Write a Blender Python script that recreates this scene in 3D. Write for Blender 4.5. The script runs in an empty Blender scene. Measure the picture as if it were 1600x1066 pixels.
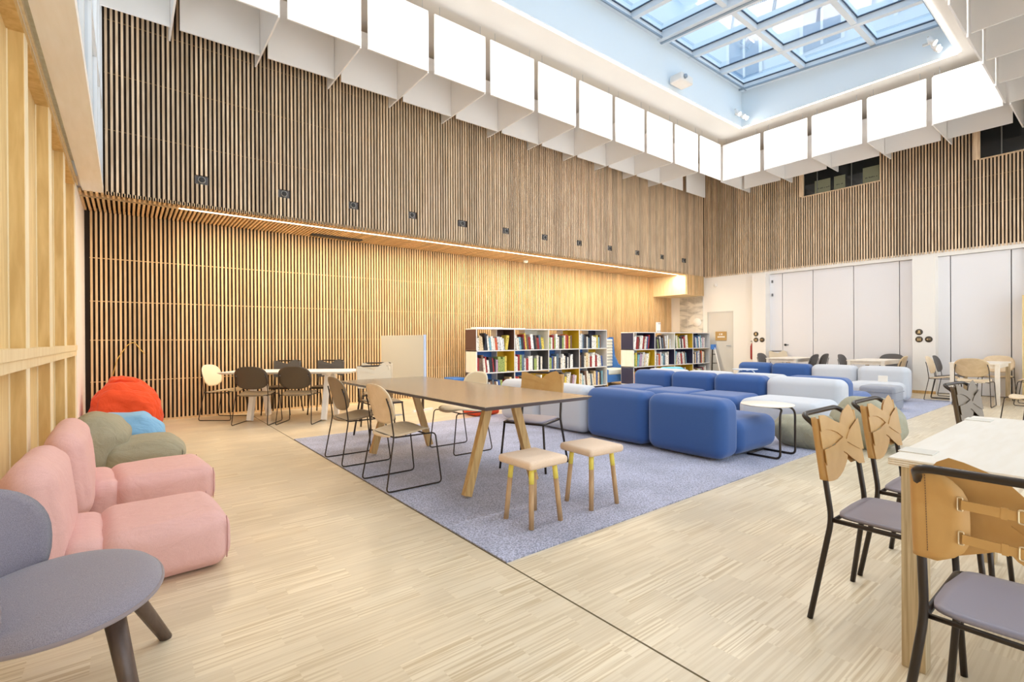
import bpy, bmesh, math, random
from mathutils import Vector, Matrix, noise
random.seed(7)
sc = bpy.context.scene
PI = math.pi
R = math.radians

# ------------------------------------------------------------ camera
cam_d = bpy.data.cameras.new('camera'); cam = bpy.data.objects.new('camera', cam_d)
sc.collection.objects.link(cam); sc.camera = cam
cam_d.sensor_width = 36.0; cam_d.lens = 769.05 / 1600 * 36.0
cam_d.clip_start = 0.02; cam_d.clip_end = 200
rx, ry, rz = (0.7867561, -0.61724206, -0.00520325), (-0.00554596, 0.00136064, -0.9999837), (0.61723908, 0.78677213, -0.00235271)
m = Matrix(((rx[0], -ry[0], -rz[0], 0), (rx[1], -ry[1], -rz[1], 0), (rx[2], -ry[2], -rz[2], 1.2), (0, 0, 0, 1)))
cam.matrix_world = m

# ------------------------------------------------------------ world, exposure
w = bpy.data.worlds.new('sky'); sc.world = w; w.use_nodes = True
nt = w.node_tree; nt.nodes.clear()
tc = nt.nodes.new('ShaderNodeTexCoord'); sp = nt.nodes.new('ShaderNodeSeparateXYZ')
rp = nt.nodes.new('ShaderNodeValToRGB'); bg = nt.nodes.new('ShaderNodeBackground'); ow = nt.nodes.new('ShaderNodeOutputWorld')
nt.links.new(tc.outputs['Generated'], sp.inputs[0]); nt.links.new(sp.outputs['Z'], rp.inputs[0])
nt.links.new(rp.outputs[0], bg.inputs[0]); nt.links.new(bg.outputs[0], ow.inputs[0])
rp.color_ramp.elements[0].position = 0.0; rp.color_ramp.elements[0].color = (1.0, 0.985, 0.96, 1)
rp.color_ramp.elements[1].position = 0.6; rp.color_ramp.elements[1].color = (0.36, 0.48, 0.62, 1)
bg.inputs[1].default_value = 2.6
vs = sc.view_settings
sc.display_settings.display_device = 'sRGB'
vs.view_transform = 'Standard'; vs.look = 'None'; vs.gamma = 1.0; vs.use_curve_mapping = False
vs.exposure = 0.48
cy = sc.cycles
cy.max_bounces = 10; cy.diffuse_bounces = 6; cy.glossy_bounces = 4; cy.transparent_max_bounces = 12
cy.caustics_reflective = False; cy.caustics_refractive = False
cy.sample_clamp_indirect = 6.0
try:
    cy.use_denoising = True
except Exception:
    pass

def area(name, loc, rot, sx, sy, power, color):
    d = bpy.data.lights.new(name, 'AREA'); d.shape = 'RECTANGLE'; d.size = sx; d.size_y = sy
    d.energy = power; d.color = color
    o = bpy.data.objects.new(name, d); o.location = loc; o.rotation_euler = rot
    sc.collection.objects.link(o); return o
# the room's own lamps: the warm cove line under the slatted soffit and the light lines round the ceiling opening
area('cove_light', (6.7, 8.315, 3.063), (0, 0, 0), 12.0, 0.014, 210, (1.0, 0.80, 0.55))
area('ceiling_line_light', (6.6, 6.02, 6.285), (0, 0, 0), 10.2, 0.03, 110, (1.0, 0.965, 0.92))
area('ceiling_line_light', (6.6, 1.90, 6.285), (0, 0, 0), 10.2, 0.03, 110, (1.0, 0.965, 0.92))
area('ceiling_line_light', (11.80, 3.96, 6.285), (0, 0, 0), 0.03, 4.0, 36, (1.0, 0.97, 0.93))

# ------------------------------------------------------------ mesh builder
C = sc.collection
class MB:
    def __init__(s): s.v = []; s.f = []; s.sm = []
    def add(s, vs_, fs, smooth=False):
        n = len(s.v); s.v += [tuple(p) for p in vs_]
        s.f += [tuple(i + n for i in f) for f in fs]; s.sm += [smooth] * len(fs); return s
    def box(s, x0, x1, y0, y1, z0, z1):
        v = [(x, y, z) for z in (z0, z1) for y in (y0, y1) for x in (x0, x1)]
        return s.add(v, [(0, 2, 3, 1), (4, 5, 7, 6), (0, 1, 5, 4), (2, 6, 7, 3), (0, 4, 6, 2), (1, 3, 7, 5)])
    def obox(s, c, sx, sy, sz, M=None):
        M = M or Matrix.Identity(3); c = Vector(c)
        v = [c + M @ Vector((x * sx / 2, y * sy / 2, z * sz / 2)) for z in (-1, 1) for y in (-1, 1) for x in (-1, 1)]
        return s.add(v, [(0, 2, 3, 1), (4, 5, 7, 6), (0, 1, 5, 4), (2, 6, 7, 3), (0, 4, 6, 2), (1, 3, 7, 5)])
    def bar(s, a, b, wx, wy, up=(0, 0, 1)):
        a = Vector(a); b = Vector(b); d = (b - a); L = d.length; d.normalize()
        u = Vector(up)
        if abs(d.dot(u)) > .99: u = Vector((1, 0, 0))
        x = d.cross(u).normalized(); y = x.cross(d).normalized()
        v = [p + x * i * wx / 2 + y * j * wy / 2 for p in (a, b) for j in (-1, 1) for i in (-1, 1)]
        return s.add(v, [(0, 2, 3, 1), (4, 5, 7, 6), (0, 1, 5, 4), (2, 6, 7, 3), (0, 4, 6, 2), (1, 3, 7, 5)])
    def tube(s, pts, r, seg=8, closed=False, cap=True):
        pts = [Vector(p) for p in pts]; n = len(pts)
        rr = r if isinstance(r, (list, tuple)) else [r] * n
        tang = []
        for i in range(n):
            a = pts[(i - 1) % n] if (closed or i > 0) else pts[i]
            b = pts[(i + 1) % n] if (closed or i < n - 1) else pts[i]
            tang.append((b - a).normalized())
        t = tang[0]; u = Vector((0, 0, 1)) if abs(t.z) < .9 else Vector((1, 0, 0))
        x = t.cross(u).normalized(); V = []
        for i in range(n):
            t = tang[i]; x = (x - t * x.dot(t)).normalized(); y = t.cross(x)
            for k in range(seg):
                a = 2 * PI * k / seg; V.append(pts[i] + (x * math.cos(a) + y * math.sin(a)) * rr[i])
        F = []
        for i in range(n if closed else n - 1):
            j = (i + 1) % n
            for k in range(seg):
                l = (k + 1) % seg; F.append((i * seg + k, i * seg + l, j * seg + l, j * seg + k))
        s.add(V, F, True)
        if cap and not closed:
            b0 = len(s.v) - len(V)
            s.f.append(tuple(b0 + k for k in reversed(range(seg)))); s.sm.append(False)
            s.f.append(tuple(b0 + (n - 1) * seg + k for k in range(seg))); s.sm.append(False)
        return s
    def lathe(s, prof, c=(0, 0, 0), seg=28, axis='z'):
        V = []
        for r, z in prof:
            for k in range(seg):
                a = 2 * PI * k / seg; x, y = r * math.cos(a), r * math.sin(a)
                p = (x, y, z) if axis == 'z' else ((x, z, y) if axis == 'y' else (z, x, y))
                V.append((p[0] + c[0], p[1] + c[1], p[2] + c[2]))
        F = [(i * seg + k, i * seg + (k + 1) % seg, (i + 1) * seg + (k + 1) % seg, (i + 1) * seg + k) for i in range(len(prof) - 1) for k in range(seg)]
        F.append(tuple(range(seg))[::-1]); F.append(tuple((len(prof) - 1) * seg + k for k in range(seg)))
        return s.add(V, F, True)
    def prism(s, poly, fn, th):
        """poly of (a,b) lifted by fn(a,b)->xyz, thickened by vector th"""
        n = len(poly); A = [Vector(fn(a, b)) for a, b in poly]; B = [p + Vector(th) for p in A]
        F = [tuple(range(n)), tuple(range(2 * n - 1, n - 1, -1))] + [(i, i + n, (i + 1) % n + n, (i + 1) % n) for i in range(n)]
        return s.add(A + B, F)
    def slab(s, outline, fn, th, rings=7, c=(0, 0), pw=1.0):
        """disc-like surface: outline (u,v) shrunk to centre c, lifted by fn; th: vector or fn(u,v,k)->vector"""
        n = len(outline); V = []; 
        tv = th if callable(th) else (lambda u, v, k: Vector(th))
        top = []; bot = []
        for i in range(rings + 1):
            k = (1 - (i / rings)) ** pw
            for (u, v) in (outline if i < rings else [c]):
                uu = c[0] + (u - c[0]) * k; vv = c[1] + (v - c[1]) * k
                p = Vector(fn(uu, vv)); top.append(p); bot.append(p + tv(uu, vv, k))
        off = len(top); F = []
        for i in range(rings - 1):
            for j in range(n):
                l = (j + 1) % n
                F.append((i * n + j, i * n + l, (i + 1) * n + l, (i + 1) * n + j))
                F.append((off + i * n + j, off + (i + 1) * n + j, off + (i + 1) * n + l, off + i * n + l))
        b = (rings - 1) * n; cc = rings * n
        for j in range(n):
            l = (j + 1) % n
            F.append((b + j, b + l, cc)); F.append((off + b + j, off + cc, off + b + l))
            F.append((j, off + j, off + l, l))
        return s.add(top + bot, F, True)
    def rbox(s, c, size, r, n=8, bulge=0.0, nz=0.0, fr=3.0, seed=0, M=None, taper=0.0):
        """soft rounded block"""
        c = Vector(c); h = Vector(size) / 2; r = min(r, min(h) * .999); idx = {}; V = []; F = []
        inn = h - Vector((r, r, r))
        def P(p):
            key = tuple(round(q, 5) for q in p)
            if key in idx: return idx[key]
            q = Vector((p[0] * h.x, p[1] * h.y, p[2] * h.z))
            cl = Vector([max(-inn[i], min(inn[i], q[i])) for i in range(3)])
            d = q - cl
            if d.length > 1e-6:
                mx = max(abs(d.x), abs(d.y), abs(d.z)); d = d.normalized() * r if mx > r * .999 or True else d
            o = cl + d
            if bulge:
                bx = (1 - p[1] ** 2) * (1 - p[2] ** 2); by = (1 - p[0] ** 2) * (1 - p[2] ** 2); bz = (1 - p[0] ** 2) * (1 - p[1] ** 2)
                if abs(p[0]) > .999: o.x += math.copysign(bulge * bx, p[0])
                if abs(p[1]) > .999: o.y += math.copysign(bulge * by, p[1])
                if abs(p[2]) > .999: o.z += math.copysign(bulge * bz, p[2])
            if taper: o.x *= 1 - taper * (p[2] + 1) / 2; o.y *= 1 - taper * (p[2] + 1) / 2
            if nz:
                q = o + c; nv = noise.noise_vector((q + Vector((seed * 7.1, seed * 3.3, 0))) * fr)
                n2 = noise.noise_vector((q + Vector((seed * 1.1, seed * 5.3, 4))) * fr * 3.1)
                o = o + nv * nz + n2 * nz * .35
            V.append(c + ((M @ o) if M else o)); idx[key] = len(V) - 1; return idx[key]
        def axr(a):
            f = min(.999, inn[a] / h[a]); kc = max(2, n // 4); kf = max(2, n - 2 * kc); out = []
            for i in range(kc): out.append(-1 + (1 - f) * (1 - math.tan((1 - i / kc) * PI / 4)) if f < .999 else -1 + i * .0001)
            for i in range(kf + 1): out.append(-f + 2 * f * i / kf)
            for i in range(1, kc + 1): out.append(f + (1 - f) * math.tan(i / kc * PI / 4))
            return out
        RG = [axr(a) for a in range(3)]; n = len(RG[0]) - 1
        for ax in range(3):
            for sg in (-1, 1):
                for i in range(n):
                    for j in range(n):
                        q = []
                        for (a, b) in ((i, j), (i + 1, j), (i + 1, j + 1), (i, j + 1)):
                            p = [0, 0, 0]; p[ax] = sg; p[(ax + 1) % 3] = RG[(ax + 1) % 3][a]; p[(ax + 2) % 3] = RG[(ax + 2) % 3][b]; q.append(P(p))
                        F.append(tuple(q) if sg > 0 else tuple(reversed(q)))
        return s.add(V, F, True)
    def build(s, name, mat, parent=None, label=None):
        me = bpy.data.meshes.new(name); me.from_pydata(s.v, [], s.f); me.update()
        me.polygons.foreach_set('use_smooth', s.sm)
        if mat: me.materials.append(mat)
        o = bpy.data.objects.new(name, me); C.objects.link(o)
        if parent: o.parent = parent
        if label: o['label'] = label
        return o

def arc(pts, r=.03, n=5, closed=False):
    pts = [Vector(p) for p in pts]; out = []
    N = len(pts)
    for i, p in enumerate(pts):
        if not closed and i in (0, N - 1): out.append(p); continue
        a = pts[(i - 1) % N]; b = pts[(i + 1) % N]
        ra = min(r, (a - p).length * .45); rb = min(r, (b - p).length * .45)
        p0 = p + (a - p).normalized() * ra; p1 = p + (b - p).normalized() * rb
        for k in range(n + 1):
            t = k / n; out.append(p0 * (1 - t) ** 2 + p * 2 * t * (1 - t) + p1 * t * t)
    return out
def sup(w_, h_, e=2.6, n=40):
    o = []
    for k in range(n):
        a = 2 * PI * k / n; c_, s_ = math.cos(a), math.sin(a)
        o.append((w_ / 2 * math.copysign(abs(c_) ** (2 / e), c_), h_ / 2 * math.copysign(abs(s_) ** (2 / e), s_)))
    return o
def bevel(o, wd=.004, seg=2):
    b = o.modifiers.new('bevel', 'BEVEL'); b.width = wd; b.segments = seg; b.limit_method = 'ANGLE'; return o
def thing(name, label, cat, loc=(0, 0, 0), rotz=0, group=None):
    o = bpy.data.objects.new(name, None); o.empty_display_size = .1; C.objects.link(o)
    o.location = loc; o.rotation_euler = (0, 0, rotz); o['label'] = label; o['category'] = cat
    if group: o['group'] = group
    return o
def tag(o, label, cat, group=None):
    o['label'] = label; o['category'] = cat
    if group: o['group'] = group
    return o
def struct(name, mb, mat, parent=None, label=None):
    o = mb.build(name, mat, parent, label)
    if not parent: o['kind'] = 'structure'
    return o
def sroot(name, loc=(0, 0, 0)):
    o = bpy.data.objects.new(name, None); C.objects.link(o); o.location = loc; o['kind'] = 'structure'; return o
def kids(o): return [c for c in bpy.data.objects if c.parent == o]
def tree(o): return (o, [tree(c) for c in kids(o)])
def cpt(t, parent=None):
    c = t[0].copy(); C.objects.link(c); c.parent = parent
    for k in t[1]: cpt(k, c)
    return c
class Proto:
    def __init__(s, root): s.t = tree(root); s.root = root; s.used = False
    def put(s, loc, rotz=0, label=None, group=None):
        if not s.used: s.used = True; r = s.root
        else: r = cpt(s.t)
        r.location = loc; r.rotation_euler = (0, 0, rotz)
        if label: r['label'] = label
        if group: r['group'] = group
        return r

# ------------------------------------------------------------ materials
def srgb(r, g, b):
    f = lambda c: (c / 255 / 12.92) if c / 255 <= .04045 else ((c / 255 + .055) / 1.055) ** 2.4
    return (f(r), f(g), f(b), 1)
def M_(name, col, rough=.5, metal=0, spec=.5, coat=0):
    m = bpy.data.materials.new(name); m.use_nodes = True; b = m.node_tree.nodes['Principled BSDF']
    b.inputs['Base Color'].default_value = col; b.inputs['Roughness'].default_value = rough
    b.inputs['Metallic'].default_value = metal; b.inputs['Specular IOR Level'].default_value = spec
    if coat: b.inputs['Coat Weight'].default_value = coat
    return m
def nodes(m): return m.node_tree.nodes, m.node_tree.links, m.node_tree.nodes['Principled BSDF']
def wood(name, c1, c2, scale=(1, 1, 1), rough=.45, island=0.0, det=6, lo=.35, hi=.7, obj=True, sc_=4):
    m = M_(name, c1, rough); N, L, b = nodes(m)
    tc = N.new('ShaderNodeTexCoord'); mp = N.new('ShaderNodeMapping'); mp.inputs['Scale'].default_value = scale
    nz = N.new('ShaderNodeTexNoise'); nz.inputs['Scale'].default_value = sc_; nz.inputs['Detail'].default_value = det
    nz.inputs['Distortion'].default_value = .4
    cr = N.new('ShaderNodeValToRGB'); cr.color_ramp.elements[0].position = lo; cr.color_ramp.elements[1].position = hi
    cr.color_ramp.elements[0].color = c2; cr.color_ramp.elements[1].color = c1
    L.new(tc.outputs['Object'], mp.inputs[0]); L.new(mp.outputs[0], nz.inputs[0]); L.new(nz.outputs[0], cr.inputs[0])
    out = cr.outputs[0]
    if island:
        ge = N.new('ShaderNodeNewGeometry'); hs = N.new('ShaderNodeHueSaturation'); mr = N.new('ShaderNodeMapRange')
        mr.inputs['To Min'].default_value = 1 - island; mr.inputs['To Max'].default_value = 1 + island * .6
        L.new(ge.outputs['Random Per Island'], mr.inputs[0]); L.new(mr.outputs[0], hs.inputs['Value']); L.new(out, hs.inputs['Color'])
        mu = N.new('ShaderNodeMath'); mu.operation = 'MULTIPLY'; mu.inputs[1].default_value = 37.0
        L.new(ge.outputs['Random Per Island'], mu.inputs[0]); L.new(mu.outputs[0], mp.inputs['Location'])
        out = hs.outputs[0]
    L.new(out, b.inputs['Base Color']); return m
def fabric(name, col, col2=None, rough=.85, scale=350, bump=.15, mott=6, sheen=.3, lo=.3, hi=.7, wr=0):
    m = M_(name, col, rough, spec=.25); N, L, b = nodes(m)
    b.inputs['Sheen Weight'].default_value = sheen
    tc = N.new('ShaderNodeTexCoord'); nz = N.new('ShaderNodeTexNoise'); nz.inputs['Scale'].default_value = scale; nz.inputs['Detail'].default_value = 3
    n2 = N.new('ShaderNodeTexNoise'); n2.inputs['Scale'].default_value = mott; n2.inputs['Detail'].default_value = 4
    bp = N.new('ShaderNodeBump'); bp.inputs['Strength'].default_value = bump; bp.inputs['Distance'].default_value = .004
    L.new(tc.outputs['Object'], nz.inputs[0]); L.new(nz.outputs[0], bp.inputs['Height']); L.new(bp.outputs[0], b.inputs['Normal'])
    if wr:
        mp = N.new('ShaderNodeMapping'); mp.inputs['Scale'].default_value = (1, 2.5, 1.2); mp.inputs['Rotation'].default_value = (.5, .4, .7)
        L.new(tc.outputs['Object'], mp.inputs[0]); L.new(mp.outputs[0], n2.inputs[0]); n2.inputs['Distortion'].default_value = 1.2
        b2 = N.new('ShaderNodeBump'); b2.inputs['Strength'].default_value = wr; b2.inputs['Distance'].default_value = .03
        L.new(n2.outputs[0], b2.inputs['Height']); L.new(bp.outputs[0], b2.inputs['Normal']); L.new(b2.outputs[0], b.inputs['Normal'])
    if col2:
        mx = N.new('ShaderNodeMixRGB'); cr = N.new('ShaderNodeValToRGB'); cr.color_ramp.elements[0].position = lo; cr.color_ramp.elements[1].position = hi
        L.new(nz.outputs[0], cr.inputs[0]); mx.inputs[1].default_value = col2; mx.inputs[2].default_value = col
        L.new(cr.outputs[0], mx.inputs[0]); L.new(mx.outputs[0], b.inputs['Base Color'])
    return m
def emit(name, col, st):
    m = bpy.data.materials.new(name); m.use_nodes = True; N = m.node_tree.nodes; N.clear()
    e = N.new('ShaderNodeEmission'); o = N.new('ShaderNodeOutputMaterial'); e.inputs[0].default_value = col; e.inputs[1].default_value = st
    m.node_tree.links.new(e.outputs[0], o.inputs[0]); return m
def glass(name, tint, refl=.08, rough=.02):
    m = bpy.data.materials.new(name); m.use_nodes = True; N = m.node_tree.nodes; N.clear(); L = m.node_tree.links
    t = N.new('ShaderNodeBsdfTransparent'); g = N.new('ShaderNodeBsdfGlossy'); f = N.new('ShaderNodeLayerWeight'); x = N.new('ShaderNodeMixShader'); o = N.new('ShaderNodeOutputMaterial')
    t.inputs[0].default_value = tint; g.inputs['Roughness'].default_value = rough; f.inputs[0].default_value = .25
    mr = N.new('ShaderNodeMapRange'); mr.inputs['To Min'].default_value = refl; mr.inputs['To Max'].default_value = .6
    L.new(f.outputs['Fresnel'], mr.inputs[0]); L.new(mr.outputs[0], x.inputs[0]); L.new(t.outputs[0], x.inputs[1]); L.new(g.outputs[0], x.inputs[2]); L.new(x.outputs[0], o.inputs[0])
    return m

slat_upper = wood('slat_wood_upper', srgb(242, 219, 188), srgb(212, 183, 148), (8, 8, .7), .5, island=.28)
slat_lower_lit = wood('slat_wood_lower_lit', srgb(236, 206, 160), srgb(214, 178, 128), (8, 8, .7), .45, island=.2)  # yellow tint of the cove light put into the lower slats' colour
slat_back = M_('slat_backing', srgb(44, 31, 22), .85)
white = M_('white_paint', srgb(238, 235, 230), .6)
white_b = M_('baffle_felt', srgb(240, 238, 236), .85, spec=.2)
ceil_m = M_('ceiling_paint', srgb(225, 222, 216), .7)
shaft_m = M_('shaft_plaster', srgb(226, 236, 242), .7)
metal_w = M_('white_metal', srgb(225, 232, 238), .4)
alu = M_('grey_aluminium', srgb(150, 165, 180), .4, .4)
black = M_('black_steel', srgb(52, 42, 34), .35, .3)
blackp = M_('black_plastic', srgb(45, 42, 40), .5)
grey_l = M_('light_grey', srgb(205, 203, 197), .55)
birch = wood('birch_panel', srgb(242, 226, 188), srgb(230, 210, 166), (6, 6, .8), .5)
birch_d = wood('timber_bay', srgb(232, 208, 156), srgb(214, 186, 130), (5, 5, .6), .5)
birch_w = wood('pale_beam', srgb(248, 246, 242), srgb(242, 239, 232), (5, .6, 5), .5)
oak = wood('oak_leg', srgb(214, 178, 118), srgb(190, 150, 92), (14, 14, 1.2), .45)
ply_w = wood('pale_ply', srgb(245, 236, 222), srgb(240, 229, 212), (2, 14, 14), .35, sc_=2)
ply_edge = wood('ply_leg', srgb(216, 196, 160), srgb(176, 152, 115), (24, 24, .8), .5)
seat_wood = wood('chair_birch', srgb(236, 214, 182), srgb(226, 202, 166), (2, 10, 2), .4, sc_=5)
seat_tan = wood('chair_tan', srgb(214, 188, 150), srgb(200, 172, 132), (2, 10, 2), .4, sc_=5)
seat_cream = M_('chair_cream', srgb(236, 222, 192), .4)
seat_dark = M_('chair_dark', srgb(82, 68, 52), .45)
seat_taupe = M_('chair_taupe', srgb(140, 120, 92), .45)
seat_char = M_('chair_charcoal', srgb(88, 84, 82), .5)
seat_grey = M_('seat_plum_grey', srgb(142, 136, 148), .45)
leather = wood('tan_leather', srgb(204, 160, 98), srgb(194, 148, 86), (1, 1, 1), .45, sc_=9)
leather_i = wood('tan_leather_flap', srgb(204, 160, 98), srgb(192, 146, 84), (1, 1, 1), .5, sc_=9)
leather_b = M_('brown_leather', srgb(92, 74, 50), .4)
leather_c = M_('charcoal_leather', srgb(84, 80, 76), .5)
leather_w = M_('cream_leather', srgb(226, 208, 178), .45)
brass = M_('pale_brass', srgb(225, 205, 170), .3, .6)
blue_f = fabric('blue_sofa_fabric', srgb(64, 100, 160), srgb(52, 84, 140), scale=500)
greyf = fabric('grey_sofa_fabric', srgb(204, 207, 212), srgb(190, 193, 199), scale=500)
poufm = fabric('pouf_fabric', srgb(158, 160, 168), srgb(140, 142, 150), scale=400)
pink = fabric('pink_canvas', srgb(228, 184, 178), srgb(220, 174, 168), scale=260, sheen=.1, wr=0.35)
sage = fabric('sage_canvas', srgb(166, 162, 140), srgb(152, 148, 126), scale=260, sheen=.1, wr=0.5)
skyb = fabric('sky_blue_canvas', srgb(134, 186, 226), srgb(124, 176, 220), scale=260, sheen=.1, wr=0.6)
redf = fabric('red_orange_canvas', srgb(226, 84, 44), srgb(214, 74, 38), scale=260, sheen=.1, wr=0.9)
teal = fabric('aqua_canvas', srgb(96, 184, 206), None, scale=260)
wool = fabric('blue_grey_wool', srgb(156, 150, 160), srgb(124, 118, 130), scale=420, bump=.4)
piping_m = fabric('taupe_piping', srgb(140, 128, 130), None)
walnut = wood('greige_tabletop', srgb(122, 114, 104), srgb(114, 106, 96), (10, 1, 1), .2)
edge_d = M_('dark_table_edge', srgb(92, 80, 74), .4)
dk_leg = wood('brown_stained_leg', srgb(104, 86, 76), srgb(86, 70, 62), (10, 10, 1), .4)
cork = wood('cork_seat', srgb(236, 210, 184), srgb(222, 194, 166), (30, 30, 30), .7, sc_=8)
stool_leg = wood('stool_leg_wood', srgb(206, 170, 128), srgb(186, 148, 104), (16, 16, 1.4), .5)
yellow_p = M_('pale_yellow_paint', srgb(236, 216, 96), .5)
blue_p = M_('blue_panel', srgb(64, 120, 196), .5)
yel_p = M_('ochre_panel', srgb(206, 172, 42), .5)
brn_p = M_('brown_panel', srgb(92, 66, 60), .5)
navy_p = M_('navy_panel', srgb(52, 50, 76), .5)
gry_p = M_('grey_panel', srgb(96, 94, 94), .5)
whitepanel = wood('whitewashed_panel', srgb(240, 238, 230), srgb(232, 229, 218), (6, 6, .7), .5)
board_m = M_('board_grey_green', srgb(208, 208, 198), .5)
dark_gl = M_('dark_window', srgb(28, 32, 34), .12, coat=.2)
icon_m = M_('bronze_disc', srgb(66, 54, 38), .4)
tan_m = M_('tan_print', srgb(206, 176, 128), .5)
gold_m = M_('gold_plate', srgb(190, 154, 96), .4)
led = emit('led_warm_white', (1, .97, .92, 1), 6)
ledc = emit('led_cove', (1, .82, .6, 1), 5)
lampm = emit('spot_lens', (1, 1, 1, 1), 14)
skyglass = glass('skylight_glass', (.80, .90, .97, 1))
clearg = glass('window_glass', (.94, .97, .98, 1), .06)

def floor_mat():
    m = M_('end_grain_parquet', srgb(222, 200, 165), .3, spec=.4); N, L, b = nodes(m)
    ge = N.new('ShaderNodeNewGeometry'); mp = N.new('ShaderNodeMapping'); L.new(ge.outputs['Position'], mp.inputs[0])
    br = N.new('ShaderNodeTexBrick'); L.new(mp.outputs[0], br.inputs[0])
    br.inputs['Scale'].default_value = 1; br.inputs['Brick Width'].default_value = .30; br.inputs['Row Height'].default_value = .13
    br.inputs['Mortar Size'].default_value = 0.0; br.offset = .37; br.offset_frequency = 2
    br.inputs['Color1'].default_value = (0, 0, 0, 1); br.inputs['Color2'].default_value = (1, 1, 1, 1)
    mp2 = N.new('ShaderNodeMapping'); mp2.inputs['Scale'].default_value = (1.6, 88, 1); L.new(ge.outputs['Position'], mp2.inputs[0])
    sc1 = N.new('ShaderNodeVectorMath'); sc1.operation = 'SCALE'; sc1.inputs['Scale'].default_value = 9.0
    L.new(br.outputs[0], sc1.inputs[0]); L.new(sc1.outputs[0], mp2.inputs['Location'])
    st = N.new('ShaderNodeTexNoise'); st.inputs['Scale'].default_value = 1; st.inputs['Detail'].default_value = 3; L.new(mp2.outputs[0], st.inputs[0])
    cr = N.new('ShaderNodeValToRGB'); L.new(st.outputs[0], cr.inputs[0])
    e = cr.color_ramp.elements; e[0].position = .40; e[0].color = srgb(198, 176, 140); e[1].position = .56; e[1].color = srgb(232, 217, 190)
    n3 = N.new('ShaderNodeTexNoise'); n3.inputs['Scale'].default_value = 1.3; n3.inputs['Detail'].default_value = 5; L.new(ge.outputs['Position'], n3.inputs[0])
    c3 = N.new('ShaderNodeValToRGB'); L.new(n3.outputs[0], c3.inputs[0]); c3.color_ramp.elements[0].position = .4; c3.color_ramp.elements[1].position = .62
    # block-wise strength of the strip pattern
    mix = N.new('ShaderNodeMixRGB'); mix.inputs[1].default_value = srgb(227, 209, 179)
    L.new(cr.outputs[0], mix.inputs[2])
    ma = N.new('ShaderNodeMath'); ma.operation = 'MULTIPLY_ADD'; ma.inputs[1].default_value = .75; ma.inputs[2].default_value = .15; L.new(br.outputs[0], ma.inputs[0])
    L.new(ma.outputs[0], mix.inputs[0])
    hs = N.new('ShaderNodeHueSaturation'); L.new(mix.outputs[0], hs.inputs['Color'])
    mr = N.new('ShaderNodeMapRange'); mr.inputs['To Min'].default_value = .92; mr.inputs['To Max'].default_value = 1.05
    L.new(c3.outputs[0], mr.inputs[0]); 
    br2 = N.new('ShaderNodeTexBrick'); br2.inputs['Scale'].default_value = 1; br2.inputs['Brick Width'].default_value = .30; br2.inputs['Row Height'].default_value = .13; br2.inputs['Mortar Size'].default_value = 0
    br2.offset = .37; br2.inputs['Color1'].default_value = (.93, .93, .93, 1); br2.inputs['Color2'].default_value = (1.05, 1.05, 1.05, 1)
    L.new(mp.outputs[0], br2.inputs[0])
    mm = N.new('ShaderNodeMath'); mm.operation = 'MULTIPLY'; L.new(mr.outputs[0], mm.inputs[0]); L.new(br2.outputs[0], mm.inputs[1])
    L.new(mm.outputs[0], hs.inputs['Value']); L.new(hs.outputs[0], b.inputs['Base Color'])
    bp = N.new('ShaderNodeBump'); bp.inputs['Strength'].default_value = .06; L.new(st.outputs[0], bp.inputs['Height']); L.new(bp.outputs[0], b.inputs['Normal'])
    return m
def rug_mat():
    m = M_('carpet_tiles', srgb(150, 150, 168), .95, spec=.1); N, L, b = nodes(m)
    b.inputs['Sheen Weight'].default_value = .3
    ge = N.new('ShaderNodeNewGeometry')
    nz = N.new('ShaderNodeTexNoise'); nz.inputs['Scale'].default_value = 95; nz.inputs['Detail'].default_value = 5; L.new(ge.outputs['Position'], nz.inputs[0])
    cr = N.new('ShaderNodeValToRGB'); L.new(nz.outputs[0], cr.inputs[0]); e = cr.color_ramp.elements
    e[0].position = .38; e[0].color = srgb(134, 136, 156); e[1].position = .62; e[1].color = srgb(200, 201, 222)
    n2 = N.new('ShaderNodeTexNoise'); n2.inputs['Scale'].default_value = 2.2; n2.inputs['Detail'].default_value = 6; L.new(ge.outputs['Position'], n2.inputs[0])
    mr = N.new('ShaderNodeMapRange'); mr.inputs['From Min'].default_value = .3; mr.inputs['From Max'].default_value = .7; mr.inputs['To Min'].default_value = .80; mr.inputs['To Max'].default_value = 1.14
    L.new(n2.outputs[0], mr.inputs[0])
    br = N.new('ShaderNodeTexBrick'); br.inputs['Scale'].default_value = 1; br.inputs['Brick Width'].default_value = 1.0; br.inputs['Row Height'].default_value = .5; br.inputs['Mortar Size'].default_value = 0
    br.inputs['Color1'].default_value = (.90, .90, .90, 1); br.inputs['Color2'].default_value = (1.05, 1.05, 1.05, 1); L.new(ge.outputs['Position'], br.inputs[0])
    mm = N.new('ShaderNodeMath'); mm.operation = 'MULTIPLY'; L.new(mr.outputs[0], mm.inputs[0]); L.new(br.outputs[0], mm.inputs[1])
    hs = N.new('ShaderNodeHueSaturation'); L.new(cr.outputs[0], hs.inputs['Color']); L.new(mm.outputs[0], hs.inputs['Value']); L.new(hs.outputs[0], b.inputs['Base Color'])
    bp = N.new('ShaderNodeBump'); bp.inputs['Strength'].default_value = .5; bp.inputs['Distance'].default_value = .01; L.new(nz.outputs[0], bp.inputs['Height']); L.new(bp.outputs[0], b.inputs['Normal'])
    return m
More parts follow.
